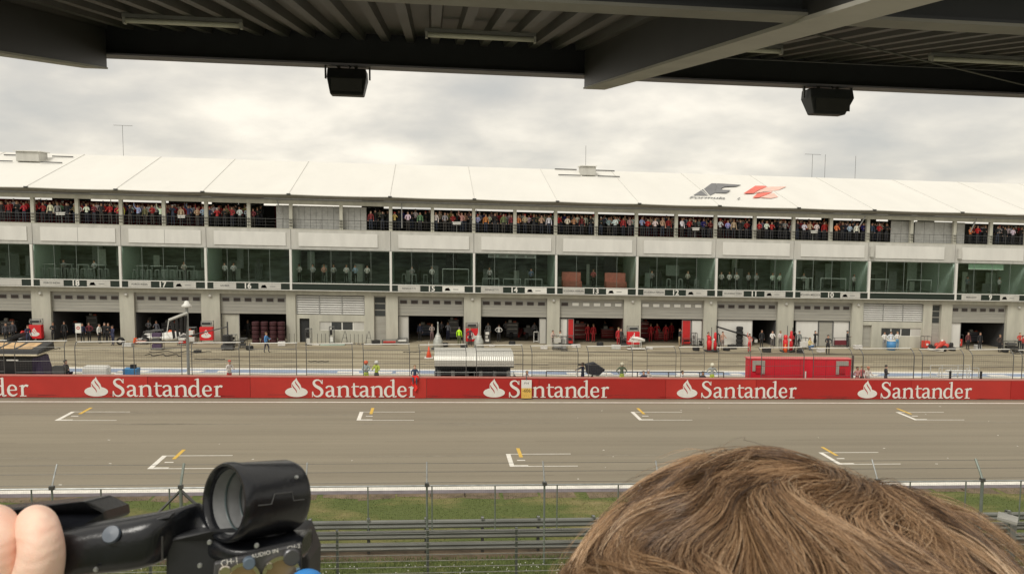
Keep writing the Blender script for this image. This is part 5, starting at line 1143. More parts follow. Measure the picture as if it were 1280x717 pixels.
rack(1003, 436, 'row of pale poles on a stand before the left white hoarding', .9, 1.1, PANELW, None, 1); rack(1050, 433, 'dark red folding table before the right white hoarding', 1.5, .95, mt('table_maroon', (.15, .02, .03), .6), None, 1)
rack(1264, 434, 'dark trolley with tyres at the right of garage 9', 1.2, .9, BLACK, DGREY, 2); rack(1272, 442, 'black and white floor trolley near the right edge', 1.0, .5, BLACK, WHITE, 1)
r = EM('blue_barrel', 1113.5, 437, 'blue barrel on the apron before the right stair bay window', 'barrel'); m = MB(); m.ring((0, 0, 0), (0, 0, 1), [(0, 0), (0, .40), (.45, .42), (.9, .40), (.9, 0)], 16); lb(m, 'drum', BLUE, r, smooth=True); m = MB(); m.ring((0, 0, 0), (0, 0, 1), [(.902, 0), (.902, .42), (.95, .42), (.95, 0)], 16); lb(m, 'lid', WHITE, r)
# queue barriers before the left stair bay
for i, px in enumerate((362, 368, 397, 402, 407, 433, 438, 443, 448, 453, 458)):
    r = EM('barrier_post', px, 428.5, 'thin steel barrier post before the left stair bay, %s from left' % NUM[i], 'post', 'barrier posts before the left stair bay'); m = MB(); m.bar((0, 0, 0), (0, 0, .95), .022, 6); lb(m, 'pole', DSTEEL, r); m = MB(); m.ring((0, 0, 0), (0, 0, 1), [(0, 0), (0, .14), (.04, .12), (.04, 0)], 10); lb(m, 'foot', DGREY, r)
for px, lab in ((431, 'leaning metal frame left of the barrier posts'), (461, 'small metal easel frame right of the barrier posts')):
    r = EM('metal_frame', px, 429.5, lab, 'frame'); m = MB(); m.bar((-.35, 0, 0), (0, .1, 1.2), .022, 5); m.bar((.3, 0, 0), (0.05, .1, 1.2), .022, 5); m.bar((-.18, 0, .6), (.18, 0, .6), .02, 5); lb(m, 'legs', DSTEEL, r); m = MB(); m.box(-.3, .3, -.2, .2, .02, .06); lb(m, 'foot_plate', MGREY, r)
r = EM('glass_board', 420, 431, 'pale greenish board lying on the ground before the left stair bay', 'board'); m = MB(); m.box(-1.4, .8, -.3, .3, .02, .08); lb(m, 'sheet', mt('pale_green', (.40, .52, .45), .3), r); m = MB(); m.box(-2.4, -1.5, -.2, .25, .02, .12); lb(m, 'offcut', PANELW, r)
# seat frame on the pit wall at right
xa, xb = xY(1168, 54.2), xY(1217, 54.2); r = empty('pit_bench', ((xa+xb)/2, 54.2, .45), 'open metal pit bench frame with white boards on the wall at right', 'bench')
m = MB()
for xx in (xa, xa+.9, xb-.9, xb): m.bar((xx, 53.6, .45), (xx, 53.6, 1.95), .035, 5); m.bar((xx, 54.6, .45), (xx, 54.6, 1.95), .035, 5)
for z in (.6, 1.2, 1.95): m.bar((xa, 53.6, z), (xb, 53.6, z), .025, 5); m.bar((xa, 54.6, z), (xb, 54.6, z), .025, 5)
m.build('frame', PANEL, r)
for z in (1.0, 1.6): m = MB(); m.box(xa+.75, xb-.3, 53.7, 54.0, z, z+.14); m.build('board', WHITE, r)
for xx in (xa+.7, xb+.02): m = MB(); m.box(xx, xx+.12, 53.4, 53.5, .45, 1.75); m.build('black_post', BLACK, r)
for px, w in ((372, 'x'),): pass
# hoses and cables on the lane
for i, (px, py, L, dr) in enumerate(((205, 444, 3.0, .5), (262, 449, 2.4, .1), (398, 452, 1.6, .1), (225, 440, 5.0, .4), (64, 436, 1.4, .3), (515, 440, 1.5, .1))):
    x, y = atZ(px, py); pts = [(x-L/2+L*k/14, y+dr*math.sin(k*1.3+i), .03) for k in range(15)]
    o = MB().tube(pts, .035, 5).build('hose', RUB, origin=(x, y, 0)); tag(o, 'black hose lying on the pit lane, %s' % ('before the white racing car', 'short straight one below the boom', 'looping one before the stair bay', 'long winding one behind the slanted board', 'bundled one beside the black pit stand', 'short one left of the traffic cone')[i], 'hose', 'hoses on the pit lane')
# lounge furniture behind the glass
def hightable(w=1.0, h=1.35):
    r = empty('bar_table', (0, 0, 0), 'x', 'table', 'tables behind the lounge glass')
    m = MB(); m.box(-w/2, w/2, -.3, .3, h-.04, h); lb(m, 'tabletop', MC['lounge_white'], r)
    for sx in (-w/2+.05, w/2-.05):
        m = MB(); m.bar((sx, 0, 0), (sx, 0, h-.04), .03, 5); lb(m, 'leg', MC['lounge_white'], r)
    return r
mt('lounge_white', (.42, .47, .44), .5)
def stool():
    r = empty('stool', (0, 0, 0), 'x', 'stool', 'stools behind the lounge glass')
    m = MB(); m.ring((0, 0, .95), (0, 0, 1), [(0, 0), (0, .18), (.04, .18), (.04, 0)], 10); lb(m, 'seat', MC['lounge_white'], r)
    for sx, sy in ((-.17, -.12), (.17, -.12), (-.17, .12), (.17, .12)): m = MB(); m.bar((sx*.9, sy, .95), (sx*1.1, sy*1.2, 0), .022, 4); lb(m, 'leg', MC['lounge_white'], r)
    return r
ht0 = hightable(); st0 = stool(); used = [0, 0]
def put(p, kind, x, y, lab):
    o = p if not used[kind] else dup(p, (0, 0, 0)); used[kind] += 1; o.location = (x, y, 5.5+S*x); o['label'] = lab; return o
for sg, xs in (('sign 18', (62, 83, 104, 125)), ('sign 17', (178, 196, 215, 236))):
    for k, px in enumerate(xs):
        x = atY(px, 340, YF+1.2)[0]; put(ht0, 0, x, YF+1.3, 'white bar table behind the lounge glass above %s, %s from left' % (sg, NUM[k]))
        for j, dx in enumerate((-.55, .1, .6)): put(st0, 1, x+dx, YF+.9+.1*j, 'white stool %s at the %s bar table above %s' % (('left', 'middle', 'right')[j], NUM[k], sg))
for k, px in enumerate((505, 518, 532, 835, 850, 870, 885)): put(st0, 1, atY(px, 345, YF+1.2)[0], YF+1.0, 'white stool behind the lounge glass above sign %s, %s from left' % ('15' if px < 600 else '12', NUM[k if px < 600 else k-3]))
for a, b, w in ((603, 624, 'left one above sign 14'), (629, 651, 'middle one above sign 14'), (656, 678, 'right one above sign 14'), (553, 586, 'above the right part of sign 15'), (1026, 1058, 'above the middle of sign 10'), (992, 1016, 'above the left part of sign 10'), (1084, 1111, 'left one above the right stair bay'), (1134, 1165, 'right one above the right stair bay')):
    xa, xb = atY(a, 345, YF+1)[0], atY(b, 345, YF+1)[0]; h = .75 if a < 700 else 1.35
    if 550 < a < 600: h = 1.6
    r = empty('open_frame', ((xa+xb)/2, YF+1, 5.5), 'pale open frame behind the lounge glass, %s' % w, 'frame', 'pale frames behind the lounge glass')
    m = MB(); m.box(xa, xb, YF+1, YF+1.06, 5.5+h-.08, 5.5+h); m.build('top_bar', MC['lounge_white'], r)
    for xx in (xa, xb-.06): m = MB(); m.box(xx, xx+.06, YF+1, YF+1.06, 5.5, 5.5+h-.082); m.build('leg', MC['lounge_white'], r)
for px0, px1, w in ((703, 727, 'left'), (757, 783, 'right')):
    xa, xb = atY(px0, 345, YF+1.2)[0], atY(px1, 345, YF+1.2)[0]; r = empty('sofa', ((xa+xb)/2, YF+1.4, 4.95), 'salmon red sofa behind the lounge glass above sign 13, %s one' % w, 'sofa', 'red sofas behind the glass')
    SM = mt('salmon', (.62, .22, .17), .7); m = MB(); m.box(xa, xb, YF+1.5, YF+1.8, 5.55, 6.95); m.build('backrest', SM, r, bev=.08); m = MB(); m.box(xa, xb, YF+.9, YF+1.49, 5.51, 6.1); m.build('seat', SM, r, bev=.06)
x = atY(1228, 340, YF+.8)[0]; r = empty('roller_blind', (x, YF+.3, 8.6), 'pale green roller blind behind the lounge glass above sign 9', 'blind'); m = MB(); m.box(x-1.9, x+1.9, YF+.3, YF+.33, 8.05, 8.6); m.build('fabric', mt('blind_green', (.40, .62, .46), .7), r); m = MB(); m.bar((x-1.9, YF+.31, 8.04), (x+1.9, YF+.31, 8.04), .03, 6); m.build('bottom_bar', WHITE, r)
x = atY(640, 320, YF+.6)[0]; r = empty('lounge_banner', (x, YF+.4, 8.5), 'strip of small white framed panels hanging behind the glass above sign 14', 'banner'); m = MB(); m.box(x-2.3, x+2.3, YF+.4, YF+.42, 8.25, 8.58); m.build('strip', MC['lounge_white'], r)
for k in range(5): m = MB(); m.box(x-2.2+k*.9, x-1.5+k*.9, YF+.38, YF+.398, 8.3, 8.53); m.build('print', MGREY, r)

# dark furniture inside the garages
for k, (px, w_, h_, c_, lab) in enumerate(((12, 1.3, 1.2, (.12, .12, .13), 'grey tool chest inside the leftmost garage'), (90, 1.4, 1.0, (.05, .06, .12), 'dark blue tool chest inside garage 18'), (117, 1.0, 1.6, (.16, .16, .16), 'grey cupboard inside garage 18'),
        (181, 1.0, 1.7, (.30, .30, .28), 'pale cupboard inside garage 17 at the left'), (214, 1.6, 1.1, (.10, .10, .11), 'grey workbench inside garage 17'), (532, 1.5, 1.1, (.07, .09, .14), 'blue grey workbench inside garage 15'), (567, 1.0, 1.8, (.14, .14, .15), 'dark cupboard inside garage 15'),
        (640, 1.2, 1.5, (.12, .12, .12), 'dark cupboard inside garage 14'), (663, 1.4, .9, (.2, .2, .2), 'grey drawer chest inside garage 14'), (724, 1.2, 1.6, (.22, .02, .02), 'dark red cupboard inside garage 13'), (760, 1.5, 1.0, (.25, .02, .02), 'dark red tool chest inside garage 13'),
        (804, 1.0, 1.7, (.30, .02, .02), 'dark red cupboard inside garage 12'), (826, 1.6, .9, (.2, .02, .02), 'low red bench inside garage 12'), (1216, 1.5, 1.1, (.10, .10, .12), 'grey workbench inside garage 9'), (1232, 1.0, 1.7, (.16, .15, .15), 'dark cupboard inside garage 9'))):
    yy = 79.2+(k % 3)*.7; xx = atY(px, 420, yy)[0]; r = empty('tool_chest', (xx, yy, 0), lab, 'tool chest', 'furniture inside the garages', 0)
    m = MB(); m.box(-w_/2, w_/2, -.3, .3, .12, h_); lb(m, 'cabinet', cm(c_, .5), r, bev=.02)
    m = MB(); m.box(-w_/2-.04, w_/2+.04, -.34, .34, h_+.002, h_+.05); lb(m, 'worktop', MGREY, r)
    for q in range(3): z = .2+(h_-.25)*q/3; m = MB(); m.box(-w_/2+.08, w_/2-.08, -.325, -.302, z+(h_-.25)/3*.75, z+(h_-.25)/3*.82); lb(m, 'handle', ALU, r)
    m = MB(); m.box(-w_*.3, -w_*.05, -.1, .1, h_+.052, h_+.3); m2 = MB(); m2.box(w_*.1, w_*.35, -.12, .1, h_+.052, h_+.2); lb(m, 'box', PANEL, r); lb(m2, 'case', cm((.5, .1, .05), .5), r)

# loose wheels, cases and jacks standing about outside the garages
IT = [(55, 430, 'w', 'wheel lying by the column left of garage 18'), (150, 431, 'w', 'wheel standing by the column right of garage 18'), (160, 433, 'c', 'small grey case by the column right of garage 18'), (247, 440, 'c', 'small red case below the black boom'), (312, 437, 'w', 'wheel lying before garage 16'),
      (352, 432, 'c', 'small white case at the right of garage 16'), (470, 430, 'c', 'small black case before the stair door of the left stair bay'), (556, 433, 'w', 'wheel between the left conical cover and the marshal'), (580, 435, 'c', 'small black case before the red cabinet of garage 15'), (615, 433, 'c', 'low white case before garage 14'),
      (640, 431, 'w', 'wheel lying before the middle of garage 14'), (680, 436, 'c', 'small pale case at the right of garage 14'), (720, 434, 'c', 'small white case before the left of garage 13'), (750, 432, 'w', 'wheel lying before garage 13'), (770, 436, 'c', 'small silver case before the right of garage 13'), (812, 436, 'c', 'white tray on the ground right of the wing trolley'),
      (870, 438, 'w', 'wheel lying right of garage 12'), (908, 438, 'w', 'wheel lying right of the red rig before garage 11'), (915, 436, 'c', 'red case beside the tall black tyre stack'), (958, 440, 'c', 'small black case before the white shirted man by garage 11'), (1000, 441, 'w', 'wheel lying before the left white hoarding of garage 10'),
      (1026, 440, 'c', 'white case before garage 10'), (1072, 436, 'c', 'pale case by the door of the right stair bay'), (1168, 437, 'w', 'wheel lying before the red and white racing car'), (1190, 438, 'w', 'wheel right of the red and white racing car'), (1222, 436, 'c', 'small grey case before garage 9'), (1256, 440, 'w', 'wheel lying right of garage 9')]
CC = [(.5, .5, .48), (.03, .03, .03), (.5, .05, .04), (.25, .25, .26), (.65, .63, .6)]
for k, (px, py, kd, lab) in enumerate(IT):
    if kd == 'w':
        r = EM('wheel', px, py, lab, 'wheel', 'loose wheels outside the garages'); st_ = 'standing' in lab
        ax_ = (0, 1, 0) if st_ else (0, 0, 1); cz = .33 if st_ else .02
        m = MB(); m.ring((0, 0, cz), ax_, [(0, .17), (0, .28), (.05, .33), (.28, .33), (.33, .28), (.33, .17)], 18, True); lb(m, 'tyre', RUB, r)
        m = MB(); m.ring((0, 0, cz+(0 if st_ else .02)), ax_, [(0, 0), (0, .165), (.28, .165), (.28, 0)], 12); lb(m, 'rim', ALU, r)
    else:
        r = EM('equipment_case', px, py, lab, 'case', 'small cases outside the garages', U(-.3, .3)); w_ = U(.25, .45); h_ = .18 if 'tray' in lab or 'low' in lab else U(.28, .5)
        m = MB(); m.box(-w_, w_, -.2, .2, .02, h_); lb(m, 'body', cm(CC[(0 if 'grey' in lab or 'silver' in lab else 1 if 'black' in lab else 2 if 'red case' in lab else 4)], .5), r, bev=.02)
        m = MB(); m.box(-w_-.01, w_+.01, -.21, .21, h_*.68, h_*.72); lb(m, 'seam', DSTEEL, r); m = MB(); m.tube([(-.1, -.02, h_), (-.1, -.02, h_+.06), (.1, -.02, h_+.06), (.1, -.02, h_)], .012, 5); lb(m, 'handle', BLACK, r)
# ------------------------------------------------------------------ camcorder, hand and the head in front
PL = mt('camcorder_black', (.010, .011, .014), .25, var=.3, scale=60, bmp=.04)
PLM = mt('camcorder_grip', (.022, .023, .026), .5, var=.3, scale=40)
GR2 = mt('camcorder_panel', (.10, .10, .105), .35, .6, var=.2, scale=30)
CHR = mt('chrome', (.65, .60, .52), .2, 1.)
dC = .42
def Q(px, py, d=0.): return D(px, py, dC+d)
cc = empty('camcorder', tuple(Q(230, 760, .01)), 'black professional camcorder handle with a round microphone holder, lower left', 'camcorder', shear=False)
def cb(m, n, mat, par=cc, **k): return m.build(n, mat, par, shear=False, **k)
# microphone holder: hollow tube
ax = (_R*.62+_F*.79-_U*.12).normalized(); c0 = Q(282, 627, 0)
c0 = c0+_U*.0
m = MB(); m.ring(c0, ax, [(0, .0175), (-.0012, .0185), (-.0012, .0198), (.0005, .0206), (.004, .0206), (.0045, .0200), (.037, .0200), (.0405, .0188), (.041, .0172), (.037, .0165), (.002, .0168)], 56, True)
mh = cb(m, 'microphone_holder', PL, smooth=True)
mh.modifiers.new('es', 'EDGE_SPLIT').split_angle = math.radians(50)
m = MB(); m.ring(c0, ax, [(.003, .01675), (.033, .01645)], 48); cb(m, 'rubber_lining', mt('lining_reflected_light', (.27, .275, .28), .3, var=.25, scale=50), mh, smooth=True)  # lining tone lightened to stand for light reflected inside the holder
m = MB()
for a_ in (.010, .019): m.ring(c0, ax, [(a_, .0167), (a_+.0004, .0161), (a_+.0012, .0161), (a_+.0016, .0167)], 48)
cb(m, 'inner_ribs', mt('lining_rib', (.05, .072, .075), .4), mh, smooth=True)
# clamp seam around the holder
u_ = ax.cross(_U).normalized(); w_ = u_.cross(ax).normalized()
if w_.dot(_U) < 0: w_ = -w_
def cyl(a, ang, r): return c0+ax*a+(-u_ if u_.dot(_F) > 0 else u_)*r*math.cos(ang)+w_*r*math.sin(ang)
m = MB(); m.tube([cyl(.006, .05, .0202), cyl(.014, .05, .0202), cyl(.016, .3, .0202), cyl(.027, .3, .0202), cyl(.028, .08, .0202), cyl(.035, .08, .0200)], .00035, 5); cb(m, 'clamp_seam', DGREY, mh)
m = MB(); m.ring(cyl(.032, .7, .0198), (cyl(.032, .7, .03)-c0-ax*.032), [(0, 0), (0, .0012), (.001, .001), (.001, 0)], 10); cb(m, 'screw', STEEL, mh)
# neck that carries the holder and runs into the handle
def loft(secs, n=14, m=None, sq=3.2):
    m = m or MB(); o = len(m.v)
    for c, r1, r2, a in secs:
        ca, sa = math.cos(a), math.sin(a); up = _U*ca-_R*sa
        for k in range(n):
            q = 2*math.pi*k/n; cx_, sy_ = math.cos(q), math.sin(q); f = (abs(cx_)**sq+abs(sy_)**sq)**(-1/sq)
            m.v.append(tuple(c+up*(sy_*f*r1)+_F*(cx_*f*r2)))
    for i in range(len(secs)-1):
        for k in range(n): m.f.append((o+i*n+k, o+i*n+(k+1) % n, o+(i+1)*n+(k+1) % n, o+(i+1)*n+k)); m.m.append(m.k)
    m.f.append(tuple(o+k for k in range(n))); m.m.append(m.k); m.f.append(tuple(o+(len(secs)-1)*n+k for k in reversed(range(n)))); m.m.append(m.k)
    return m
def sec(px, py, hh, d=0., r2=.012, a=0.): return (Q(px, py, d), hh*dC/1000, r2, a)
m = loft([sec(-60, 705, 34, .0, .013), sec(20, 700, 34, .0, .013), sec(70, 694, 30, .0, .013, -.03), sec(110, 684, 30, 0, .013, -.05), sec(150, 680, 32, 0, .013, -.06), sec(190, 674, 33, 0, .013, -.08), sec(214, 667, 31, .004, .012, -.15), sec(236, 656, 33, .014, .009, -.35), sec(250, 662, 30, .020, .007, -.2), sec(276, 684, 13, .012, .010), sec(310, 686, 12, .010, .014), sec(350, 680, 14, .016, .014), sec(384, 678, 14, .022, .012)], 20)
h_ = cb(m, 'handle', PL, smooth=True); sb_ = h_.modifiers.new('s', 'SUBSURF'); sb_.levels = sb_.render_levels = 2
# lower body with the audio panel
m = MB(); c8 = [Q(206, 672, .0), Q(262, 664, -.002), Q(374, 668, .02), Q(386, 700, .022), Q(384, 800, .022), Q(206, 800, .0)]
m.add([tuple(p) for p in c8]+[tuple(p+_F*.03) for p in c8], [(5, 4, 3, 2, 1, 0), (6, 7, 8, 9, 10, 11)]+[(k, (k+1) % 6, 6+(k+1) % 6, 6+k) for k in range(6)]); cb(m, 'body', PLM, bev=.002)
# audio panel: tilted plate
pA, pB, pC, pD_ = Q(268, 703, -.022), Q(378, 678, -.006), Q(376, 770, -.006), Q(262, 780, -.024)
nrm = (pB-pA).cross(pD_-pA).normalized()
if nrm.dot(_F) > 0: nrm = -nrm
m = MB(); m.add([tuple(p) for p in (pA, pB, pC, pD_)]+[tuple(p-nrm*.004) for p in (pA, pB, pC, pD_)], [(0, 3, 2, 1), (4, 5, 6, 7), (0, 1, 5, 4), (1, 2, 6, 5), (2, 3, 7, 6), (3, 0, 4, 7)]); ap_ = cb(m, 'audio_panel', GR2, bev=.001)
ex_ = (pB-pA).normalized(); ey_ = nrm.cross(ex_).normalized()
if ey_.dot(_U) < 0: ey_ = -ey_
def onp(px, py):
    r = ray(px, py); t = (pA-CAM).dot(nrm)/r.dot(nrm); return CAM+r*t
for txt, px, py, sz in (('CH-1', 287, 701, .0038), ('AUDIO IN', 331, 691, .0030), ('CH-2', 367, 683, .0030)):
    c = onp(px, py); m = MB(); text_mb(m, txt, sz, lambda u, v, w: tuple(c+ex_*u+ey_*v+nrm*.0004)); cb(m, 'lettering', WHITE, ap_)
for px, py, rr, mt_, nm in ((311, 702, .0032, mt('knob_blue_grey', (.12, .16, .21), .35, .2), 'level_knob'), (281, 712, .0032, CHR, 'level_knob'), (364, 694, .0045, GR2, 'level_knob'), (303, 722, .0085, CHR, 'audio_socket'), (351, 716, .0095, CHR, 'audio_socket'), (336, 705, .002, CHR, 'screw')):
    c = onp(px, py); m = MB()
    if nm == 'audio_socket': m.ring(c, nrm, [(0, rr), (.003, rr), (.003, rr*.8), (-.0, rr*.8)], 28)
    else: m.ring(c, nrm, [(0, rr), (.003, rr*.95), (.0036, rr*.8), (.0036, 0)], 24)
    k_ = cb(m, nm, mt_, ap_)
    if nm == 'audio_socket': m = MB(); m.ring(c+nrm*.0004, nrm, [(0, 0), (0, rr*.8)], 24); cb(m, 'socket_core', mt('brass_pin', (.45, .32, .20), .3, .8), k_)
m = MB(); m.ring(onp(381, 733)+nrm*.004, nrm, [(0, .0105), (.004, .010), (.007, .006), (.008, 0)], 28); cb(m, 'blue_cap', mt('cap_blue', (.03, .22, .58), .45), ap_, smooth=True)
# screws and buttons on the handle
for px, py, rr, mm_ in ((139, 668, 11, mt('button_grey', (.07, .09, .12), .4)), ): m = MB(); m.ring(Q(px, py, -.013)+_F*.0005, -_F+_U*.6, [(0, 0), (.0, rr*.42/1000*1.), (.0015, rr*.38/1000), (.002, 0)], 20); cb(m, 'record_button', mm_, h_)
for px, py in ((262, 677), (321, 681), (120, 711), (250, 706)): m = MB(); m.ring(Q(px, py, -.014), -_F, [(0, .0013), (.001, .001), (.001, 0)], 12); cb(m, 'screw', STEEL, h_)
for k, (px, py) in enumerate(((150, 655), (178, 649), (205, 644))):
    m = loft([sec(px-13, py+2.5, 2.2, 0, .006, -.1), sec(px+13, py-2, 2.2, 0, .006, -.1)], 12); cb(m, 'zoom_rocker', PLM, h_, smooth=True)
m = MB(); m.tube([Q(203, 670, -.0128), Q(203, 700, -.0128)], .0005, 5); cb(m, 'body_seam', GR2, h_)
# flip viewfinder box behind the fingers
m = MB(); f8 = [Q(-40, 640, .02), Q(104, 626, .02), Q(131, 638, .035), Q(133, 652, .035), Q(84, 668, .012), Q(-40, 676, .012)]
m.add([tuple(p) for p in f8]+[tuple(p+_F*.03+_U*(-.004)) for p in f8], [(5, 4, 3, 2, 1, 0), (6, 7, 8, 9, 10, 11)]+[(k, (k+1) % 6, 6+(k+1) % 6, 6+k) for k in range(6)]); vf = cb(m, 'viewfinder', PL, bev=.0015)
# hand gripping the handle
def hand_mat():
    m, nt, b = new_mat('hand_skin')
    big = noise(nt, 45, 4, .6); c = ramp(nt, big, [(.3, (.84, .50, .38)), (.55, (.88, .62, .49)), (.75, (.90, .68, .54))])
    nt.links.new(c, b.inputs['Base Color']); b.inputs['Roughness'].default_value = .5; b.inputs['Subsurface Weight'].default_value = .15; b.inputs['Subsurface Radius'].default_value = (.01, .004, .002); b.inputs['Subsurface Scale'].default_value = .5
    v = nt.nodes.new('ShaderNodeTexVoronoi'); v.feature = 'DISTANCE_TO_EDGE'; v.inputs['Scale'].default_value = 900; tc = nt.nodes.new('ShaderNodeTexCoord'); nt.links.new(tc.outputs['Object'], v.inputs['Vector'])
    w = nt.nodes.new('ShaderNodeTexWave'); w.bands_direction = 'Z'; w.inputs['Scale'].default_value = 55; w.inputs['Distortion'].default_value = 9; w.inputs['Detail'].default_value = 3; nt.links.new(tc.outputs['Object'], w.inputs['Vector'])
    a = nt.nodes.new('ShaderNodeMath'); a.operation = 'MULTIPLY_ADD'; nt.links.new(w.outputs['Fac'], a.inputs[0]); a.inputs[1].default_value = .8; nt.links.new(v.outputs['Distance'], a.inputs[2])
    bp = nt.nodes.new('ShaderNodeBump'); bp.inputs['Strength'].default_value = .35; bp.inputs['Distance'].default_value = .0006; nt.links.new(a.outputs[0], bp.inputs['Height']); nt.links.new(bp.outputs[0], b.inputs['Normal']); return m
HS = hand_mat()
def skin_obj(V, E, R, name, mat, parent=None, lv=3, root=0):
    me = bpy.data.meshes.new(name); me.from_pydata(V, E, []); o = bpy.data.objects.new(name, me); COL.objects.link(o); o.modifiers.new('s', 'SKIN'); sv = me.skin_vertices[0].data
    for i, r in enumerate(R): sv[i].radius = (r, r); sv[i].use_root = (i == root)
    sb = o.modifiers.new('u', 'SUBSURF'); sb.levels = sb.render_levels = lv
    dg = bpy.context.evaluated_depsgraph_get(); out = bpy.data.meshes.new_from_object(o.evaluated_get(dg)); bpy.data.objects.remove(o); bpy.data.meshes.remove(me)
    return out
hb = Q(0, 700, 0)
def hp3(px, py, d): return Q(px, py, d)
V = []; E_ = []; R_ = []
def hv(p, r, par=None):
    V.append(tuple(p)); R_.append(r)
    if par is not None: E_.append((par, len(V)-1))
    return len(V)-1
palm = hv(hp3(-70, 790, -.005), .026)
arm1 = hv(hp3(-150, 860, .0), .026, palm); arm2 = hv(hp3(-330, 980, .02), .032, arm1); arm3 = hv(hp3(-560, 1100, .05), .040, arm2)
# knuckle row: index, middle, ring, little; fingers fold over the handle away from the lens
for k, (px, dx) in enumerate(((50, 0), (-2, 0), (-54, 0), (-102, 0))):
    sc_ = (1, 1.04, .98, .86)[k]
    b = hv(hp3(px-34, 800, -.012), .0135*sc_, palm); k0 = hv(hp3(px-10, 742, -.021), .0128*sc_, b); k1 = hv(hp3(px+3, 700, -.0225), .0118*sc_, k0); k1b = hv(hp3(px+1, 672, -.021), .0108*sc_, k1); k2 = hv(hp3(px-5, 652, -.012), .0105*sc_, k1b); k3 = hv(hp3(px-8, 656, .010), .0098*sc_, k2); k4 = hv(hp3(px-10, 690, .022), .009*sc_, k3)
t1 = hv(hp3(10, 830, .0), .014, palm); t2 = hv(hp3(70, 800, .012), .012, t1); t3 = hv(hp3(110, 775, .016), .010, t2)
hm = skin_obj(V, E_, R_, 'person', HS); hm.materials.append(HS)
for p in hm.polygons: p.use_smooth = True
ho = bpy.data.objects.new('person', hm); COL.objects.link(ho); tag(ho, 'bare hand gripping the black camcorder handle at the lower left edge', 'person')
ho.location = (0, 0, 0)
# fine skin creases over the knuckles
m = None
org = Q(-70, 790, 0); hm.transform(Matrix.Translation(-org)); ho.location = org
# sleeve
m = MB(); a0, a1, a2 = hp3(-200, 895, .005), hp3(-330, 980, .02), hp3(-600, 1120, .05)
m.ring(a0, (a1-a0), [(0, .036), (.02, .040), (.10, .05), (.25, .06)], 20); s_ = m.build('sleeve', cm((.03, .035, .06)), ho, shear=False)
# ---- head of the spectator in front
hc = D(985, 640, 1)-CAM
HC = CAM+(ray(997, 850))*.385                 # centre of the skull
RX, RY, RZ = .112, .112, .098
fx = _R; fy = Vector((0, 0, 1)).cross(_R).normalized(); fz = Vector((0, 0, 1))   # person frame: right, forward, up
V = []; E_ = []; R_ = []
def pt(a, b, c): return HC+fx*a+fy*b+fz*c
hd0 = hv(pt(0, .0, .0), .072); hd1 = hv(pt(0, -.02, .025), .070, hd0); jaw = hv(pt(0, .05, -.07), .048, hd0); nose = hv(pt(0, .115, -.035), .012, jaw)
nk = hv(pt(0, -.01, -.12), .056, hd0); nk2 = hv(pt(0, -.02, -.19), .060, nk); chs = hv(pt(0, -.01, -.30), .11, nk2); bel = hv(pt(0, 0, -.46), .12, chs)
for s_ in (-1, 1):
    ear = hv(pt(s_*.088, .0, -.03), .012, hd0)
    sh = hv(pt(s_*.17, -.01, -.245), .062, chs); el = hv(pt(s_*.22, .0, -.50), .045, sh); wr = hv(pt(s_*.14, .2, -.58), .03, el); hn = hv(pt(s_*.10, .27, -.58), .028, wr)
bm = skin_obj(V, E_, R_, 'person', SKIN[0], lv=2); bm.materials.append(SKIN[2]); bm.materials.append(cm((.10, .10, .12)))
for p in bm.polygons:
    p.use_smooth = True
    if p.center.z < HC.z-.185 and not (p.center-(HC+fz*-.58)).dot(fy) > .16: p.material_index = 1
po = bpy.data.objects.new('person', bm); COL.objects.link(po); bm.transform(Matrix.Translation(-HC)); po.location = HC
tag(po, 'spectator with tousled light brown hair seen from behind at the lower right', 'person')
# hair: scalp shell plus many curved strands
def hair_mat():
    m, nt, b = new_mat('brown_hair'); at = nt.nodes.new('ShaderNodeAttribute'); at.attribute_name = 'tone'
    c = ramp(nt, at.outputs['Fac'], [(0, (.035, .016, .007)), (.3, (.24, .128, .056)), (.6, (.56, .35, .19)), (1, (.95, .73, .50))]); nt.links.new(c, b.inputs['Base Color'])
    b.inputs['Roughness'].default_value = .36; b.inputs['Specular IOR Level'].default_value = .9; return m
HM = hair_mat()
rg = np.random.RandomState(4)
NS, NP = 44000, 9
fxa, fya, fza = np.array(fx), np.array(fy), np.array(fz); hca = np.array(HC)
dirs = rg.normal(size=(NS*2, 3)); dirs /= np.linalg.norm(dirs, axis=1)[:, None]
keep = (dirs[:, 2] > -.35) & ~((dirs[:, 1] > .72) & (dirs[:, 2] < .25)); dirs = dirs[keep][:NS]; NS = len(dirs)
whorl = np.array([.34, .22, .91]); whorl /= np.linalg.norm(whorl)
def field(d, ph):
    t = d-whorl*(d@whorl)[:, None]; t /= (np.linalg.norm(t, axis=1)[:, None]+1e-6)
    sw = np.cross(whorl, t); v = t*.85+sw*.42+np.array([-.12, 0, -.15])
    v[:, 0] += .45*np.sin(d[:, 1]*6+d[:, 2]*4+1.3)+.45*np.sin(d[:, 0]*12+d[:, 1]*9)+.25*np.sin(d[:, 0]*27+d[:, 2]*19); v[:, 1] += .5*np.sin(d[:, 0]*9+d[:, 2]*8); v[:, 2] += .35*np.sin(d[:, 0]*14+2+d[:, 1]*7)
    v -= d*(v*d).sum(1)[:, None]; return v/(np.linalg.norm(v, axis=1)[:, None]+1e-6)
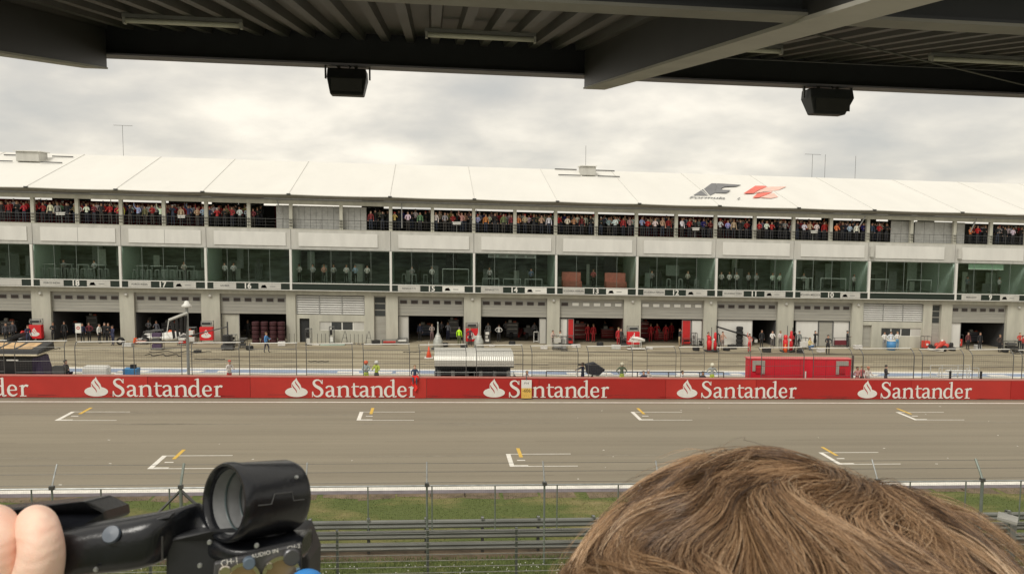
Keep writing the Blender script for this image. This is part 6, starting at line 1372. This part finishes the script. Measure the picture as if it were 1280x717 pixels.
# clumps
NCL = 520; cl = dirs[rg.choice(NS, NCL, replace=False)]; cid = np.argmax(dirs@cl.T, axis=1)
ctone = rg.uniform(0, 1, NCL); clift = rg.uniform(0, 1, NCL); ccurl = rg.normal(0, .42, NCL)
L = rg.uniform(.035, .075, NS)*(1+.25*(clift[cid]-.5)); seg = L/(NP-1)
pd_ = dirs.copy(); h = np.full(NS, .0)
P_ = np.zeros((NS, NP, 3)); ell = np.array([RX, RY, RZ])
cd_ = cl.copy()[cid]
lift = .003+.013*clift[cid]+rg.uniform(0, .003, NS); fly = rg.rand(NS) < .008
for j in range(NP):
    t = j/(NP-1)
    hh = (np.sin(t*math.pi*.55)*lift*(1.15-.45*t))
    hh = np.where(fly, hh+.008*t, hh)
    P_[:, j] = pd_*(ell+hh[:, None])
    v = field(pd_, 0); side = np.cross(pd_, v); v = v+side*(ccurl[cid]*t*1.6)[:, None]
    v = v/(np.linalg.norm(v, axis=1)[:, None]); pd_ = pd_+v*(seg/.10)[:, None]
    cv = field(cd_, 0); cd_ = cd_+cv*(seg/.10)[:, None]; cd_ /= np.linalg.norm(cd_, axis=1)[:, None]
    pd_ = pd_*(1-.20*t)+cd_*(.20*t); pd_ += rg.normal(0, .004, pd_.shape)*t; pd_ /= np.linalg.norm(pd_, axis=1)[:, None]
W = P_[:, :, 0:1]*fxa+P_[:, :, 1:2]*fya+P_[:, :, 2:3]*fza
T = np.gradient(W, axis=1); T /= np.linalg.norm(T, axis=2)[:, :, None]+1e-9
n1_ = np.cross(T, W/np.linalg.norm(W, axis=2)[:, :, None]); n1_ /= np.linalg.norm(n1_, axis=2)[:, :, None]+1e-9; n2_ = np.cross(T, n1_)
rad = (np.array([.9, 1, 1, 1, .95, .85, .7, .5, .15])*.00011)[None, :, None]
rings = [W+(n1_*math.cos(a)+n2_*math.sin(a))*rad for a in (0, 2.094, 4.189)]
VV = np.stack(rings, axis=2).reshape(-1, 3)          # NS,NP,3
base = (np.arange(NS)*NP*3)[:, None, None]; jj = (np.arange(NP-1)*3)[None, :, None]; kk = np.arange(3)[None, None, :]; k2_ = (kk+1) % 3
FF = np.stack([base+jj+kk, base+jj+k2_, base+jj+3+k2_, base+jj+3+kk], axis=-1).reshape(-1, 4)
hmsh = bpy.data.meshes.new('hair'); hmsh.vertices.add(len(VV)); hmsh.vertices.foreach_set('co', VV.astype(np.float32).ravel())
hmsh.loops.add(FF.size); hmsh.loops.foreach_set('vertex_index', FF.astype(np.int32).ravel()); hmsh.polygons.add(len(FF)); hmsh.polygons.foreach_set('loop_start', np.arange(0, FF.size, 4, dtype=np.int32))
hmsh.polygons.foreach_set('use_smooth', np.ones(len(FF), dtype=bool)); hmsh.update(); hmsh.validate()
tone = np.clip(.10+.50*ctone[cid]+rg.normal(0, .17, NS), 0, 1); tv = np.repeat(tone, NP*3).reshape(NS, NP, 3); tv = tv*(np.linspace(.8, 1.15, NP)[None, :, None])
at = hmsh.attributes.new('tone', 'FLOAT', 'POINT'); at.data.foreach_set('value', np.clip(tv, 0, 1).astype(np.float32).ravel())
hmsh.materials.append(HM); hob = bpy.data.objects.new('hair', hmsh); COL.objects.link(hob); hob.parent = po
m = MB(); nu, nv = 28, 14; vs = []
for j in range(nv+1):
    ph = math.radians(-20+j*110/nv)
    for i in range(nu):
        th = 2*math.pi*i/nu; d = (math.cos(th)*math.cos(ph), math.sin(th)*math.cos(ph), math.sin(ph)); vs.append(tuple(fx*d[0]*(RX-.0005)+fy*d[1]*(RY-.0005)+fz*d[2]*(RZ-.0005)))
m.add(vs, [(j*nu+i, j*nu+(i+1) % nu, (j+1)*nu+(i+1) % nu, (j+1)*nu+i) for j in range(nv) for i in range(nu)])
lb(m, 'scalp', mt('scalp_dark', (.06, .038, .025), .8), po, smooth=True)
# ------------------------------------------------------------------ sky and light
w = bpy.data.worlds.new('World'); SC.world = w; w.use_nodes = True; nt = w.node_tree; bg = nt.nodes['Background']
SUN_EL, SUN_AZ = math.radians(50), math.radians(218)     # azimuth clockwise from +Y: behind, a little left
sky = nt.nodes.new('ShaderNodeTexSky'); sky.sky_type = 'NISHITA'; sky.sun_disc = False; sky.sun_elevation = SUN_EL; sky.sun_rotation = SUN_AZ
tc = nt.nodes.new('ShaderNodeTexCoord'); sep = nt.nodes.new('ShaderNodeSeparateXYZ'); nt.links.new(tc.outputs['Generated'], sep.inputs[0])
def M(op, a, b=None):
    n = nt.nodes.new('ShaderNodeMath'); n.operation = op
    for i, v in enumerate((a, b)):
        if v is None: continue
        if hasattr(v, 'links'): nt.links.new(v, n.inputs[i])
        else: n.inputs[i].default_value = v
    return n.outputs[0]
zz = M('ADD', M('MAXIMUM', sep.outputs['Z'], 0.0), .30)
cx = M('DIVIDE', sep.outputs['X'], zz); cy = M('DIVIDE', sep.outputs['Y'], zz)
cb = nt.nodes.new('ShaderNodeCombineXYZ'); nt.links.new(cx, cb.inputs[0]); nt.links.new(cy, cb.inputs[1])
def sn(scale, detail, rough, off, dist=0.):
    mp = nt.nodes.new('ShaderNodeMapping'); mp.inputs['Location'].default_value = off; nt.links.new(cb.outputs[0], mp.inputs[0])
    n = nt.nodes.new('ShaderNodeTexNoise'); n.inputs['Scale'].default_value = scale; n.inputs['Detail'].default_value = detail; n.inputs['Roughness'].default_value = rough; n.inputs['Distortion'].default_value = dist
    nt.links.new(mp.outputs[0], n.inputs['Vector']); return n.outputs['Fac']
n1 = sn(1.1, 7, .5, (3.6, 1.2, 0), .1); n2 = sn(3.6, 5, .5, (7.2, .4, 2), .1)
mixn = M('ADD', M('MULTIPLY', n1, .5), M('MULTIPLY', n2, .5))
c1 = ramp(nt, mixn, [(.34, (4.5, 4.4, 4.1)), (.43, (5.3, 5.05, 4.55)), (.51, (6.4, 6.0, 5.25)), (.62, (8.2, 7.6, 6.5))])
out = mixc(nt, .93, sky.outputs[0], c1)
nt.links.new(out, bg.inputs[0]); bg.inputs[1].default_value = .105
sd = bpy.data.lights.new('sun', 'SUN'); sd.energy = 1.7; sd.angle = math.radians(22); sd.color = (1, .96, .88)
so = bpy.data.objects.new('sun', sd); COL.objects.link(so)
dv = Vector((math.sin(SUN_AZ)*math.cos(SUN_EL), math.cos(SUN_AZ)*math.cos(SUN_EL), math.sin(SUN_EL)))
so.rotation_euler = dv.to_track_quat('Z', 'Y').to_euler()
SC.view_settings.view_transform = 'Standard'; SC.view_settings.look = 'None'; SC.view_settings.exposure = .36; SC.view_settings.gamma = 1
SC.render.engine = 'CYCLES'; SC.cycles.max_bounces = 5; SC.cycles.diffuse_bounces = 3; SC.cycles.transparent_max_bounces = 12; SC.cycles.use_denoising = True
